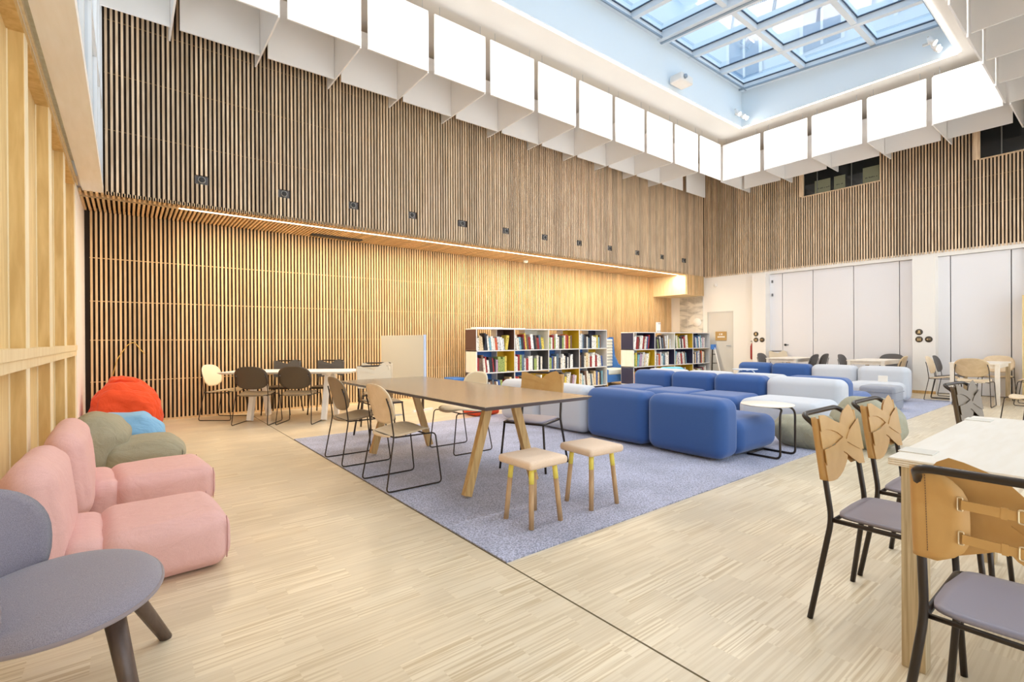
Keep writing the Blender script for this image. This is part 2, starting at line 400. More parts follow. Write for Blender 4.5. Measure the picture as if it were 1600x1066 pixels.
def marble_mat():
    m = M_('marbled_glass', srgb(205, 202, 194), .2); N, L, b = nodes(m)
    tc = N.new('ShaderNodeTexCoord'); mp = N.new('ShaderNodeMapping'); mp.inputs['Rotation'].default_value = (R(35), 0, 0); mp.inputs['Scale'].default_value = (1, 1, 3)
    nz = N.new('ShaderNodeTexNoise'); nz.inputs['Scale'].default_value = 2.2; nz.inputs['Detail'].default_value = 5; nz.inputs['Distortion'].default_value = .6
    cr = N.new('ShaderNodeValToRGB'); e = cr.color_ramp.elements; e[0].position = .38; e[0].color = srgb(176, 174, 168); e[1].position = .58; e[1].color = srgb(226, 223, 214)
    L.new(tc.outputs['Object'], mp.inputs[0]); L.new(mp.outputs[0], nz.inputs[0]); L.new(nz.outputs[0], cr.inputs[0]); L.new(cr.outputs[0], b.inputs['Base Color'])
    return m
floor_m = floor_mat(); rug_m = rug_mat(); marble = marble_mat()

ORD = ['first', 'second', 'third', 'fourth', 'fifth', 'sixth', 'seventh', 'eighth', 'ninth', 'tenth', 'eleventh', 'twelfth', 'thirteenth', 'fourteenth', 'fifteenth', 'sixteenth', 'seventeenth', 'eighteenth']

# ------------------------------------------------------------ room shell
XB, YA, YL, ZS, ZC = 13.7, 8.1, 9.2, 3.08, 6.3      # right wall, upper long wall, lower long wall, soffit, ceiling
SX0, SX1, SY0, SY1 = 1.2, 11.72, 2.0, 5.92          # ceiling opening
struct('floor', MB().box(-.75, 14.4, -.6, 9.5, -.12, 0), floor_m)
o = struct('trim_1', MB().box(1.593, 1.601, -.5, 8.95, -.02, .0012), M_('floor_joint', srgb(96, 78, 38), .6))
c = MB()
c.box(-.7, SX0, -.6, 8.4, ZC, ZC + .25); c.box(SX1, 14.2, -.6, 8.4, ZC, ZC + .25)
c.box(SX0, SX1, -.6, SY0, ZC, ZC + .25); c.box(SX0, SX1, SY1, 8.4, ZC, ZC + .25)
struct('ceiling', c, ceil_m)
zk = lambda y: 7.23 - .083 * (5.92 - y)
sh = MB()
sh.box(SX0 - .2, SX1 + .2, SY1, SY1 + .2, ZC + .25, 7.45); sh.box(SX0 - .2, SX1 + .2, SY0 - .2, SY0, ZC + .25, 6.95)
sh.box(SX1, SX1 + .2, SY0, SY1, ZC + .25, 6.92); sh.box(SX0 - .2, SX0, SY0, SY1, ZC + .25, 6.92)
sh.box(SX0, SX1, SY1 - .012, SY1 + .05, ZC + .002, 7.3); sh.box(SX0, SX1, SY0 - .05, SY0 + .012, ZC + .002, 6.92)
sh.add([(SX1 - .012, SY0, ZC + .002), (SX1 - .012, SY1, ZC + .002), (SX1 - .012, SY1, 7.25), (SX1 - .012, SY0, 6.95),
        (SX1 + .2, SY0, ZC + .3), (SX1 + .2, SY1, ZC + .3), (SX1 + .2, SY1, 7.25), (SX1 + .2, SY0, 6.95)],
       [(0, 1, 2, 3), (4, 7, 6, 5), (3, 2, 6, 7), (0, 4, 5, 1), (1, 5, 6, 2), (0, 3, 7, 4)])
sh.add([(SX0 + .012, SY0, ZC + .002), (SX0 + .012, SY1, ZC + .002), (SX0 + .012, SY1, 7.25), (SX0 + .012, SY0, 6.95),
        (SX0 - .2, SY0, ZC + .3), (SX0 - .2, SY1, ZC + .3), (SX0 - .2, SY1, 7.25), (SX0 - .2, SY0, 6.95)],
       [(3, 2, 1, 0), (5, 6, 7, 4), (7, 6, 2, 3), (1, 5, 4, 0), (2, 6, 5, 1), (4, 7, 3, 0)])
struct('wall_skylight_shaft', sh, shaft_m)
# skylight
sk = sroot('window_1', (6.5, 4, 7.1)); 
def lk(o, p): o.location = -p.location; return o
fr = MB(); gl = M_('black_gasket', srgb(46, 60, 78), .5)
def ybar(x, w_=.10, d=.14, dz=0): fr.bar((x, SY0, zk(SY0) + dz), (x, SY1, zk(SY1) + dz), w_, d)
def xbar(y, w_=.09, d=.12, dz=0): fr.bar((SX0, y, zk(y) + dz), (SX1, y, zk(y) + dz), w_, d)
k = 0
x = 11.66
ybar(11.66, .12, .16)
for x in (10.58, 9.48, 7.45, 6.42, 5.4, 3.4, 2.4): ybar(x)
for x in (8.46, 4.4): ybar(x - .07, .09, .2); ybar(x + .07, .09, .2)
for y in (5.86, 4.5, 3.22, 2.08): xbar(y)
lk(fr.build('frame', metal_w, sk, 'white painted glazing bars'), sk)
se = MB()
for y in (5.80, 2.22):
    se.bar((SX0, y, zk(y) - .07), (SX1, y, zk(y) - .07), .03, .03)
se.bar((11.58, SY0, zk(SY0) - .08), (11.58, SY1, zk(SY1) - .08), .04, .03)
for x in (8.46, 4.4): se.bar((x, SY0, zk(SY0) - .1), (x, SY1, zk(SY1) - .1), .05, .04)
lk(se.build('gasket', alu, sk), sk)
gk = MB()
for y in (5.86, 4.5, 3.22):
    for dy in (-.06,): gk.bar((SX0, y + dy, zk(y + dy) + .045), (SX1, y + dy, zk(y + dy) + .045), .012, .02)
for x in (11.66, 10.58, 9.48, 8.37, 7.45, 6.42, 5.4, 4.31, 3.4, 2.4): gk.bar((x - .066, SY0, zk(SY0) + .045), (x - .066, SY1, zk(SY1) + .045), .012, .02)
lk(gk.build('dark_gasket', gl, sk), sk)
g = MB(); g.add([(SX0, SY0, zk(SY0) + .05), (SX1, SY0, zk(SY0) + .05), (SX1, SY1, zk(SY1) + .05), (SX0, SY1, zk(SY1) + .05)], [(0, 1, 2, 3)])
lk(g.build('pane', skyglass, sk), sk)

# slatted walls ------------------------------------------------
PITCH, SW, SD = .054, .0265, .027
# upper long wall (boxed out over the cove)
b = MB().box(-.35, 14.2, YA + .002, YA + .12, ZS + .02, ZC); b.box(-.45, 14.2, YA + .12, YL + .4, ZS + .05, ZS + .15)
wu = struct('wall_long_upper', b, slat_back)
vents_x = [.847 + 1.0725 * i for i in range(12)]; VZ = 3.455
s = MB(); x = -.30 + .12
while x < XB - .02:
    z0, z1 = ZS - .012, ZC
    hit = [v for v in vents_x if abs(v - x) < .085]
    if hit: s.box(x - SW / 2, x + SW / 2, YA - SD, YA + .002, z0, VZ - .062); s.box(x - SW / 2, x + SW / 2, YA - SD, YA + .002, VZ + .062, z1)
    else: s.box(x - SW / 2, x + SW / 2, YA - SD, YA + .002, z0, z1)
    x += PITCH
s.build('slats', slat_upper, wu)
rl = MB()
for z in (3.9, 4.62, 5.3): rl.box(-.2, XB, YA - .006, YA + .001, z, z + .012)
rl.build('batten', M_('batten_wood', srgb(120, 92, 62), .7), wu)
# soffit slats
s = MB(); x = -.44
while x < 12.75:
    s.box(x - SW / 2, x + SW / 2, YA - SD, 8.27, ZS - .012, ZS + .03); s.box(x - SW / 2, x + SW / 2, 8.36, YL, ZS - .012, ZS + .03)
    x += PITCH
s.box(-.44, 12.75, 8.27, 8.275, ZS - .012, ZS + .04); s.box(-.44, 12.75, 8.355, 8.36, ZS - .012, ZS + .04)
s.build('soffit_slats', slat_lower_lit, wu)
# lower long wall
wl = struct('wall_long_lower', MB().box(-.6, 14.2, YL + .035, YL + .2, 0, ZS + .06), slat_back)
s = MB(); x = -.38
while x < XB:
    s.box(x - SW / 2, x + SW / 2, YL, YL + .036, .03, ZS + .03); x += PITCH
s.build('slats', slat_lower_lit, wl)
rl = MB()
for z in (.62, 1.22, 1.78, 2.4): rl.box(-.4, XB, YL + .028, YL + .036, z, z + .012)
rl.build('batten', slat_lower_lit, wl)
struct('baseboard_long', MB().box(-.44, XB, YL - .004, YL + .03, 0, .03), slat_lower_lit)
# bulkhead box at the far corner
bk = struct('trim_2', MB().box(12.75, XB + .3, YA, YL + .03, 2.5, ZS + .02), birch)
s = MB(); x = 12.79
while x < XB - .02: s.box(x - SW / 2, x + SW / 2, YA - SD, YA + .002, 2.49, ZS); x += PITCH
s.build('slats', slat_lower_lit, bk)

# right wall ---------------------------------------------------
wb = struct('wall_right_upper', MB().box(XB + .002, XB + .25, -.5, YA + .1, 3.06, ZC), slat_back)
s = MB(); y = YA - .06
wins = [(3.68, 5.30, 4.83, 5.72), (.35, 1.99, 4.83, 5.72)]
while y > -.5:
    seg = [(3.02, ZC)]
    for (a, b_, z0, z1) in wins:
        if a - .02 < y < b_ + .02: seg = [(3.02, z0), (z1, ZC)]
    for (p, q) in seg: s.box(XB - SD, XB + .002, y - SW / 2, y + SW / 2, p, q)
    y -= PITCH
s.build('slats', slat_upper, wb)
rl = MB()
for z in (3.9, 4.45): rl.box(XB - .006, XB + .001, -.5, YA, z, z + .012)
rl.build('batten', M_('batten_wood2', srgb(120, 92, 62), .7), wb)
for i, (a, b_, z0, z1) in enumerate(wins):
    wn = sroot('window_%d' % (i + 2), (XB, (a + b_) / 2, z0))
    f = MB(); f.box(XB - .05, XB + .03, a - .02, b_ + .02, z0 - .02, z0); f.box(XB - .05, XB + .03, a - .02, b_ + .02, z1, z1 + .02)
    f.box(XB - .05, XB + .03, a - .025, a, z0, z1); f.box(XB - .05, XB + .03, b_, b_ + .10, z0, z1)
    lk(f.build('frame', slat_upper, wn), wn)
    lk(MB().box(XB + .0, XB + .02, a, b_, z0, z1).build('pane', dark_gl, wn), wn)
    mu = MB(); mu.box(XB - .02, XB, (a + b_) / 2 - .25, (a + b_) / 2 - .235, z0, z1); mu.box(XB - .02, XB, b_ - .32, b_ - .3, z0, z1)
    lk(mu.build('mullion', M_('mull', srgb(110, 112, 110), .4), wn), wn)
    if i == 0:
        for (p, q, t) in ((5.05, 4.70, .33), (4.62, 4.38, .33), (4.02, 3.70, .37)):
            pp = lk(MB().box(XB - .008, XB - .002, q, p, z0 + .01, z0 + t).build('frosted_panel', M_('frosted', srgb(128, 132, 108), .6), wn), wn)
            tx = MB(); yy = p - .05
            while yy > q + .03:
                hh = random.choice((.02, .03, .025)); tx.box(XB - .011, XB - .009, yy - .016, yy, z0 + .11, z0 + .11 + hh); yy -= random.choice((.024, .03, .045))
            t_ = tx.build('dotted_lettering', blackp, pp)
            t_.location = (0, 0, 0)
low = MB()
low.box(XB, XB + .3, 7.97, YL + .2, 0, 3.06); low.box(XB, XB + .3, 7.20, 7.97, 1.98, 3.06); low.box(XB, XB + .3, 6.30, 7.20, 0, 3.06); low.box(XB - .2, XB + .3, 2.67, 3.055, 0, 2.96)
low.box(XB - .2, XB + .3, 6.185, 6.545, 0, 2.96); low.box(XB, XB + .3, -.5, 6.30, 2.94, 3.06)
low.box(XB + .28, XB + .4, -.5, 6.3, 0, 3.0)
low.box(XB, XB + .3, -.5, 1.36, 0, 2.94)
struct('wall_right', low, white)
struct('baseboard_right', MB().box(XB - .212, XB - .2, 2.665, 3.06, 0, .06).box(XB - .012, XB, 6.30, 7.18, 0, .05), oak)
panels = []
# folding panels, each a leaf
gapm = M_('panel_joint', srgb(70, 70, 74), .6)
for i, (a, b_) in enumerate(((5.87, 6.26), (5.13, 5.86), (4.24, 5.12), (3.35, 4.23), (3.11, 3.34), (2.475, 2.70), (1.565, 2.465), (1.37, 1.555))):
    p = struct('wall_folding_panel.%03d' % (i + 1), MB().box(XB + .06, XB + .12, a + .002, b_ - .004, .012, 2.932), M_('panel_white', srgb(234, 233, 236), .35)); panels.append(p)
struct('trim_3', MB().box(XB + .13, XB + .16, 1.36, 6.3, .01, 2.94), gapm)
# wooden cupboard glimpsed past the last panel
dr = sroot('door_1', (XB, 7.585, 0))
lk(MB().box(XB + .02, XB + .07, 7.205, 7.965, .005, 1.975).build('leaf', M_('door_grey', srgb(214, 212, 206), .5), dr), dr)
lk(MB().box(XB - .004, XB + .03, 7.965, 7.985, 0, 2.0).box(XB - .004, XB + .03, 7.185, 7.205, 0, 2.0).box(XB - .004, XB + .03, 7.185, 7.985, 1.98, 2.0).build('frame', grey_l, dr), dr)
t = MB(); t.tube(arc([(XB + .02, 7.27, 1.0), (XB - .03, 7.27, 1.0), (XB - .03, 7.38, 1.0)], .01), .008)
lk(t.build('handle', alu, dr), dr)
sg = thing('door_sign', 'small gold rectangular plate with two lines of white lettering on the grey door', 'sign', (XB - .001, 7.56, 1.28))
MB().box(0, .02, -.17, .17, -.13, .13).build('plate', gold_m, sg)
t = MB()
for (yy, zz, wd) in ((.05, .03, .022), (.0, .03, .05), (-.055, .03, .0)):
    if wd: t.box(-.004, 0, yy - wd, yy, zz, zz + .045)
yy = .10
for wd in (.03, .02, .035, .022, .03, .02, .028): t.box(-.004, 0, yy - wd, yy, -.045, -.005); yy -= wd + .006
t.build('lettering', white, sg)
# handle on the first folding panel
h = MB(); h.lathe([(.03, -.012), (.03, .0)], (XB + .055, 5.79, 1.03), 14, 'x'); h.tube([(XB + .05, 5.79, 1.03), (XB + .02, 5.79, 1.03), (XB + .02, 5.70, 1.03)], .009)
h.build('handle', blackp, panels[1], 'small dark lever handle')
hgm = M_('hinge_grey', srgb(110, 110, 112), .4)
for z in (2.70, 2.34): MB().box(XB + .02, XB + .06, 6.10, 6.13, z, z + .07).build('hinge', hgm, panels[0])
# marbled glass board with a white disc
ma = thing('wall_panel', 'grey marbled glass board with a white disc beside the grey door', 'panel', (XB - .001, 8.5, 1.9))
MB().box(-.02, 0, -.38, .40, -.62, .58).build('glass_sheet', marble, ma)
t = MB(); t.lathe([(.12, -.05), (.13, -.04), (.13, -.02)], (0, -.20, -.2), 24, 'x'); t.build('disc', white, ma)
t = MB()
for yy in (.13, -.13): t.box(-.023, -.02, yy - .004, yy + .004, -.62, .58)
t.build('joint', grey_l, ma)
# round icon discs
def disc(y, z, kind, label):
    r = thing('icon_disc', label, 'sign', (XB - .203, y * .985, 1.2 + (z - 1.2) * .985), 0, None)
    MB().lathe([(.062, -.008), (.066, 0)], (0, 0, 0), 24, 'x').build('disc', icon_m, r)
    q = MB()
    def bx(y0, y1, z0, z1): q.box(-.012, -.0085, y0, y1, z0, z1)
    if kind == 'laptop': bx(-.02, .018, -.012, .036); bx(-.034, .034, -.03, -.02); bx(-.012, .026, -.02, -.01)
    elif kind == 'people':
        for yy in (-.024, 0, .024):
            q.lathe([(.007, -.012), (.007, -.0085)], (0, yy, .024), 10, 'x'); bx(yy - .008, yy + .008, -.012, .012); bx(yy - .007, yy - .002, -.036, -.012); bx(yy + .002, yy + .007, -.036, -.012)
    else:
        q.prism([(.036, -.01), (.024, -.01), (.008, -.026), (.008, .026), (.024, .01), (.036, .01)], lambda a, b: (-.012, a, b), (.0035, 0, 0)); bx(-.012, -.007, -.018, .018); bx(-.026, -.022, -.026, .026)
    q.build('icon', tan_m, r)
for nm, y0 in (('left', 6.54), ('right', 2.985)):
    disc(y0, 1.325, 'laptop', 'round bronze sign with laptop icon, top of three on the %s white pillar' % nm)
    disc(y0, 1.165, 'people', 'round bronze sign with people icon, lower left of three on the %s pillar' % nm)
    disc(y0 - .165, 1.165, 'speaker', 'round bronze sign with loudspeaker icon on the %s white pillar' % nm)
fe = thing('fire_extinguisher', 'slim red extinguisher hanging left of the left white pillar', 'extinguisher', (XB - .09, 6.60, .62))
MB().lathe([(.02, 0), (.045, .01), (.05, .05), (.05, .36), (.03, .43), (.015, .46)], (0, 0, 0), 16).build('cylinder', M_('extinguisher_red', srgb(150, 40, 36), .35), fe)
MB().tube(arc([(0, 0, .46), (0, .0, .52), (-.05, .02, .50)], .02), .008).box(-.02, .08, -.01, .01, .3, .34).build('valve', blackp, fe)
dt = MB().lathe([(.05, -.03), (.055, -.02), (.055, 0)], (XB, 7.72, 2.78), 18, 'x'); tag(dt.build('wall_sensor', white), 'small round white sensor high above the grey door', 'sensor')
# cupboard glimpse
cp = thing('open_shelf', 'brown wooden shelf seen at the right edge past the white panels', 'shelf', (XB - .35, 1.15, 0))
q = MB(); q.box(0, .34, -.35, .22, 0, .03); q.box(0, .34, -.35, .22, 1.98, 2.0); q.box(0, .34, .2, .22, .03, 1.98); q.box(.32, .34, -.35, .2, .03, 1.98)
for z in (.55, .8, 1.05): q.box(0, .32, -.35, .2, z, z + .02)
q.build('carcass', birch_d, cp)
# front wall: unseen glazing behind the photographer, added for daylight fill
wf = sroot('window_4', (6, -.5, 0))
q = MB()
for x in (-.4, 1.8, 4.0, 6.2, 8.4, 10.6, 12.8, 13.65): q.box(x - .04, x + .04, -.56, -.48, 0, 3.6)
for z in (.05, 3.55): q.box(-.4, XB, -.56, -.48, z - .05, z + .05)
lk(q.build('frame', metal_w, wf), wf)
g = MB(); g.add([(-.4, -.52, .05), (XB, -.52, .05), (XB, -.52, 3.6), (-.4, -.52, 3.6)], [(0, 1, 2, 3)])
lk(g.build('pane', clearg, wf), wf)

struct('wall_front_unseen', MB().box(-.75, 14.4, -.62, -.5, 3.6, ZC + .2), white)  # unseen solid wall, added to keep front daylight off the baffles
# left wall: timber bays, beam, clerestory ----------------------
XW = -.46
birch_shaded = wood('birch_reveal_shaded', srgb(222, 192, 132), srgb(200, 166, 104), (5, 5, .7), .5)  # shade of the reveals put into the colour of fin sides and header
birch_p = wood('birch_edge', srgb(244, 234, 204), srgb(236, 222, 186), (5, 5, .7), .5)
lw = struct('wall_left', MB().box(-.72, -.536, -.5, 7.72, 0, 3.08), birch_d)
fins = [(-.1, .02), (1.0, 1.12), (2.0, 2.12), (3.02, 3.14), (4.05, 4.17), (5.21, 5.38), (6.36, 6.52), (7.58, 7.72)]
for (a, b_) in fins:
    fn_ = MB().box(-.536, XW - .004, a, b_, 0, 3.02).build('fin', birch_shaded, lw)
    MB().box(XW - .004, XW, a, b_, .07, 3.02).build('front_edge', birch_p, fn_)
    MB().box(-.536, -.53, a - .008, a, .07, 3.02).build('corner_bead', birch_p, fn_)
MB().box(-.536, XW, -.5, 7.72, 3.02, 3.08).build('header', birch_shaded, lw)
MB().box(-.536, XW + .012, -.5, 7.72, 1.105, 1.165).build('ledge', birch, lw)
MB().box(-.536, XW + .004, -.5, 7.72, 1.045, 1.103).build('rail', birch, lw)
MB().box(-.536, XW + .002, -.5, 7.72, 0, .07).build('plinth', birch, lw)
struct('wall_left_pier', MB().box(-.72, XW + .005, 7.722, YL + .2, 0, ZS).box(-.75, -.425, 7.6, YL + .2, 3.13, 3.4).box(-.72, XW - .03, -.5, 7.722, 3.08, 3.5), white)
struct('trim_4', MB().box(-.415, -.212, -.5, YA, 3.085, 3.17), birch_w)
struct('trim_5', MB().box(-.46, -.445, -.5, 7.9, 3.09, 3.13).box(-.6, -.41, -.5, YA, 3.3, 3.5), birch)
struct('trim_6', MB().box(-.75, -.42, -.5, 8.2, 3.4, 3.44), white)
wc = sroot('window_5', (-.2, 4, 3.6))
q = MB()
for y in (-.4, 1.0, 2.4, 3.45, 4.5, 5.55, 6.6, 7.35, 8.02): q.box(-.29, -.215, y - .035, y + .035, 3.17, ZC)
for z in (3.21, 4.15, 5.4, 6.2): q.box(-.28, -.22, -.5, YA, z - .04, z + .04)
lk(q.build('frame', M_('clerestory_frame', srgb(222, 224, 226), .45), wc), wc)
g = MB(); g.add([(-.24, -.5, 3.17), (-.24, YA, 3.17), (-.24, YA, ZC), (-.24, -.5, ZC)], [(0, 1, 2, 3)])
lk(g.build('pane', clearg, wc), wc)

# cove strip, ceiling LED lines ---------------------------------
# wall spots
proto = thing('wall_spotlight', '', 'light', (0, 0, 0), 0, 'small black spotlights set in the slatted long wall')
MB().box(-.08, .08, -.004, .0, -.058, .058).build('housing', M_('housing', srgb(92, 88, 88), .5, .2), proto)
t = MB(); t.lathe([(.035, -.03), (.045, -.034), (.05, -.01), (.05, 0)], (0, 0, 0), 20, 'y'); t.build('ring', M_('ring_grey', srgb(150, 148, 144), .35, .5), proto)
t = MB(); t.lathe([(.03, -.036), (.036, -.034)], (0, 0, 0), 20, 'y'); t.build('lens', blackp, proto)
P = Proto(proto)
for i, vx in enumerate(vents_x):
    P.put((vx, YA + .002, VZ), 0, 'small black spotlight, %s from the left in the line along the slatted wall' % ORD[i])
g = MB().box(2.55, 3.45, 8.85, 9.0, ZS - .03, ZS - .013); tag(g.build('air_grille', blackp), 'narrow black air grille in the slatted soffit', 'vent')
g = MB().lathe([(.0, -.06), (.05, -.055), (.06, -.02), (.06, 0)], (7.4, 8.9, ZS - .013), 20); tag(g.build('smoke_detector', white), 'small white smoke detector under the slatted soffit', 'detector')

# ------------------------------------------------------------ hanging baffles
ZB, ZT, TH = 5.25, 6.16, .022
S = 4.05
def baf_mesh(wd, name):
    return MB().box(-wd / 2, wd / 2, -TH / 2, TH / 2, 0, ZT - ZB)
def mk_baffle(wd, gname):
    r = baf_mesh(wd, 'x').build('hanging_baffle', white_b); tag(r, '', 'baffle', gname)
    cm = MB().tube([(0, 0, ZT - ZB), (0, 0, ZC - ZB)], .0025, 5)
    for sx in (-.4, .4):
        q = cm.build('cable', alu, r) if sx < 0 else q.copy()
        if sx > 0: C.objects.link(q); q.parent = r
        q.location = (sx * wd, 0, 0)
    return Proto(r)
BG = 'white felt baffles hung under the ceiling'
pw = .94; pit = .2585 * S
pan = mk_baffle(pw, BG)
xi = 2.985 * S; yi = 1.632 * S; xo = 3.258 * S; yo = 1.900 * S; yi3 = .352 * S; yo3 = .085 * S
nA = 12
for i in range(nA):            # along the long wall, counted from the far corner
    cx = (2.843 - .2585 * i) * S
    pan.put((cx, yi, ZB), 0, 'white baffle panel, %s from the far corner, front row by the long slatted wall' % ORD[i])
    pan.put((cx, yo, ZB), 0, 'white baffle panel, %s from the far corner, rear row by the long slatted wall' % ORD[i])
finL = mk_baffle(YA - SD - yi - .05, BG)
for i in range(nA):
    fx = (2.843 - .2585 * i) * S - pit / 2 - .038
    finL.put((fx, (yi + YA - SD) / 2 + .01, ZB), R(90), 'white crosswise fin, %s from the far corner, joining the rows by the long wall' % ORD[i])
pan.put((3.12 * S, yo, ZB), 0, 'white baffle panel in the far corner of the rear row')
nB = 5
for i in range(nB):
    cy_ = (1.515 - .2585 * i) * S - .01
    pan.put((xi, cy_, ZB), R(90), 'white baffle panel, %s from the far corner, front row by the right wall' % ORD[i])
    pan.put((xo, cy_, ZB), R(90), 'white baffle panel, %s from the far corner, rear row by the right wall' % ORD[i])
finR = mk_baffle(XB - SD - xi - .05, BG)
for i in range(nB):
    fy = (1.515 - .2585 * (i + 1)) * S - .01 + .488
    finR.put(((xi + XB - SD) / 2 + .01, fy, ZB), 0, 'white crosswise fin, %s from the far corner, joining the rows by the right wall' % ORD[i])
finR.put(((xi + XB - SD) / 2 + .01, yi + .06, ZB), 0, 'white crosswise fin at the far corner beside the right wall')
fin3 = mk_baffle(1.30, BG)
for i in range(8):
    cx = (2.843 - .2585 * i) * S
    pan.put((cx, yi3, ZB), 0, 'white baffle panel, %s from the right wall, in the near right row' % ORD[i])
    fin3.put((cx + pit / 2 - .02, yi3 - .70, ZB), R(90), 'white crosswise fin, %s from the right wall, in the near right row' % ORD[i])

# projector on the shaft wall, spotlights in the shaft corners
pj = thing('projector', 'white projector box fixed on the shaft wall below the skylight', 'projector', (8.9, 5.83, 6.44))
MB().rbox((0, -.10, 0), (.42, .28, .16), .03, 4).build('body', white, pj)
MB().lathe([(.04, -.28), (.045, -.24)], (-.1, 0, 0), 16, 'y').build('lens', alu, pj)
MB().box(-.05, .05, 0, .05, -.04, .04).build('bracket', grey_l, pj)
def spots(loc, lab):
    r = thing('spotlight_cluster', lab, 'light', loc)
    MB().tube([(-.25, 0, .1), (.15, 0, .1)], .015).box(-.02, .02, -.0, .13, .08, .12).build('rail', grey_l, r)
    for k, dx in enumerate((-.22, 0, .12)):
        h = MB(); h.tube([(dx, 0, .1), (dx, -.03, .02), (dx, -.09, -.03)], [.03, .045, .05], 14); hh = h.build('lamp_head', white, r)
        MB().tube([(dx, -.091, -.031), (dx, -.095, -.034)], .043, 14).build('lens', lampm, hh)
spots((11.4, 5.78, 6.42), 'cluster of bright white spotlights at the far corner of the skylight shaft')
r = spots((11.45, 2.3, 6.42), 'cluster of bright spotlights at the right corner of the skylight shaft')
o = MB().box(.6, 12.7, 8.298, 8.332, 3.0665, 3.085).build('light_strip', ledc); tag(o, 'long warm light strip running along the slatted soffit', 'light strip')
for (nm, bx, lb) in (('light_strip', (SX0, SX1, SY1 + .02, SY1 + .05), 'bright light line along the left edge of the ceiling opening'),
                 ('light_strip', (SX0, SX1, SY0 - .05, SY0 - .02), 'bright light line along the right edge of the ceiling opening'),
                 ('light_strip', (SX1 + .02, SX1 + .045, SY0, SY1), 'faint light line along the far edge of the ceiling opening')):
    o = MB().box(bx[0], bx[1], bx[2], bx[3], ZC - .012, ZC - .001).build(nm, led); tag(o, lb, 'light strip')

# ------------------------------------------------------------ outside the skylight
fac_m = M_('facade_render', srgb(205, 222, 236), .8)
fw_m = M_('facade_window', srgb(120, 150, 180), .3)
bd = thing('neighbouring_building', 'pale rendered building with tall windows seen above the glass roof', 'building', (21, 4, 0))
MB().box(0, .5, -12, 14.4, 6.5, 27).build('wall', fac_m, bd)
for i, yy in enumerate((-6.2, -3.2, -.2, 2.8, 5.8)):
    for zz in (9.0, 12.4, 15.8, 19.2):
        wnd = MB().box(-.08, 0, yy, yy + 1.3, zz, zz + 2.0).build('window', fw_m, bd)
        f = MB(); f.box(-.13, -.08, yy - .12, yy, zz - .1, zz + 2.1); f.box(-.13, -.08, yy + 1.3, yy + 1.42, zz - .1, zz + 2.1); f.box(-.13, -.08, yy, yy + 1.3, zz + 2.0, zz + 2.1); f.box(-.13, -.08, yy + .6, yy + .68, zz, zz + 2)
        f.build('frame', metal_w, wnd)
bd2 = thing('courtyard_building', 'pale rendered wall with large windows rising beyond the left side of the glass roof', 'building', (4, 15, 0))
MB().box(-10, 16.4, 0, .5, 6.5, 23).build('wall', fac_m, bd2)
for xx in (-2.5, .8, 4.1, 7.4, 10.7):
    for zz in (9.4, 13.0, 16.6):
        wnd = MB().box(xx, xx + 1.3, -.08, 0, zz, zz + 2.1).build('window', fw_m, bd2)
        f = MB(); f.box(xx - .12, xx, -.13, -.08, zz - .1, zz + 2.2); f.box(xx + 1.3, xx + 1.42, -.13, -.08, zz - .1, zz + 2.2); f.box(xx, xx + 1.3, -.13, -.08, zz + 2.1, zz + 2.2); f.box(xx + .6, xx + .68, -.13, -.08, zz, zz + 2.1)
        f.build('frame', metal_w, wnd)


bd3 = thing('added_facade', 'pale grey facade added outside the high left windows', 'building', (-5, 3, 0))  # facade added to dim the bright sky behind the clerestory
MB().box(-.3, 0, -8, 9, 0, 14).build('wall', M_('added_facade_render', srgb(176, 184, 192), .8), bd3)
for yy in (-6, -3, 0, 3, 6):
    for zz in (3.5, 7, 10.5): MB().box(0, .04, yy, yy + 1.2, zz, zz + 2).build('window', fw_m, bd3)

# ------------------------------------------------------------ rug
rg = MB().box(1.602, 12.2, 2.10, 6.35, .0, .008); o = rg.build('carpet', rug_m); tag(o, 'large mottled blue-grey carpet laid in the middle of the parquet', 'carpet')
FL = .008

# ------------------------------------------------------------ shell chairs (sled frame)
def shell_chair(seat_m, back_m, frame_m=black):
    r = thing('shell_chair', '', 'chair')
    def sf(u, v):                       # u across, v: + is the back
        z = .442 + .25 * u * u * (1 if v > -.1 else 1) - .018 * math.sin(v * 9) - (.10 * max(0, -v - .12) ** 1.5 * 8)
        return (u, v, z)
    MB().slab(sup(.44, .43, 3.0, 36), sf, (0, 0, -.013), 8, (0, 0)).build('seat', seat_m, r)
    def bf(u, v): return (u, .205 + v * .26 - .55 * u * u, .675 + v)
    MB().slab(sup(.47, .33, 2.7, 40), bf, (0, .011, 0), 8, (0, 0)).build('backrest', back_m, r)
    for s_ in (-1, 1):
        p = arc([(s_ * .205, .222, .735), (s_ * .222, .196, .64), (s_ * .228, .17, .425), (s_ * .25, .245, .007), (s_ * .25, -.245, .007), (s_ * .235, -.195, .425), (s_ * .20, -.1, .418), (s_ * .20, .16, .418), (s_ * .226, .172, .425)], .035, 5)
        MB().tube(p, .0062, 7).build('side_frame', frame_m, r)
    MB().tube([(-.205, -.12, .42), (.205, -.12, .42)], .006, 6).build('cross_rail', frame_m, r)
    MB().tube([(-.228, .17, .425), (.228, .17, .425)], .006, 6).build('cross_rail', frame_m, r)
    for s_ in (-1, 1): MB().lathe([(.006, .205 + .26 * .03 - .55 * .04 + .006), (.006, .205 + .26 * .03 - .55 * .04 + .014)], (s_ * .2, 0, .705), 8, 'y').build('screw', alu, r)
    return Proto(r)
ch_cream = shell_chair(seat_cream, seat_cream); ch_dark = shell_chair(seat_taupe, seat_dark); ch_taupe = shell_chair(seat_taupe, seat_taupe)
ch_birch = shell_chair(seat_wood, seat_wood); ch_tan = shell_chair(seat_wood, seat_tan); ch_char = shell_chair(seat_char, seat_char)

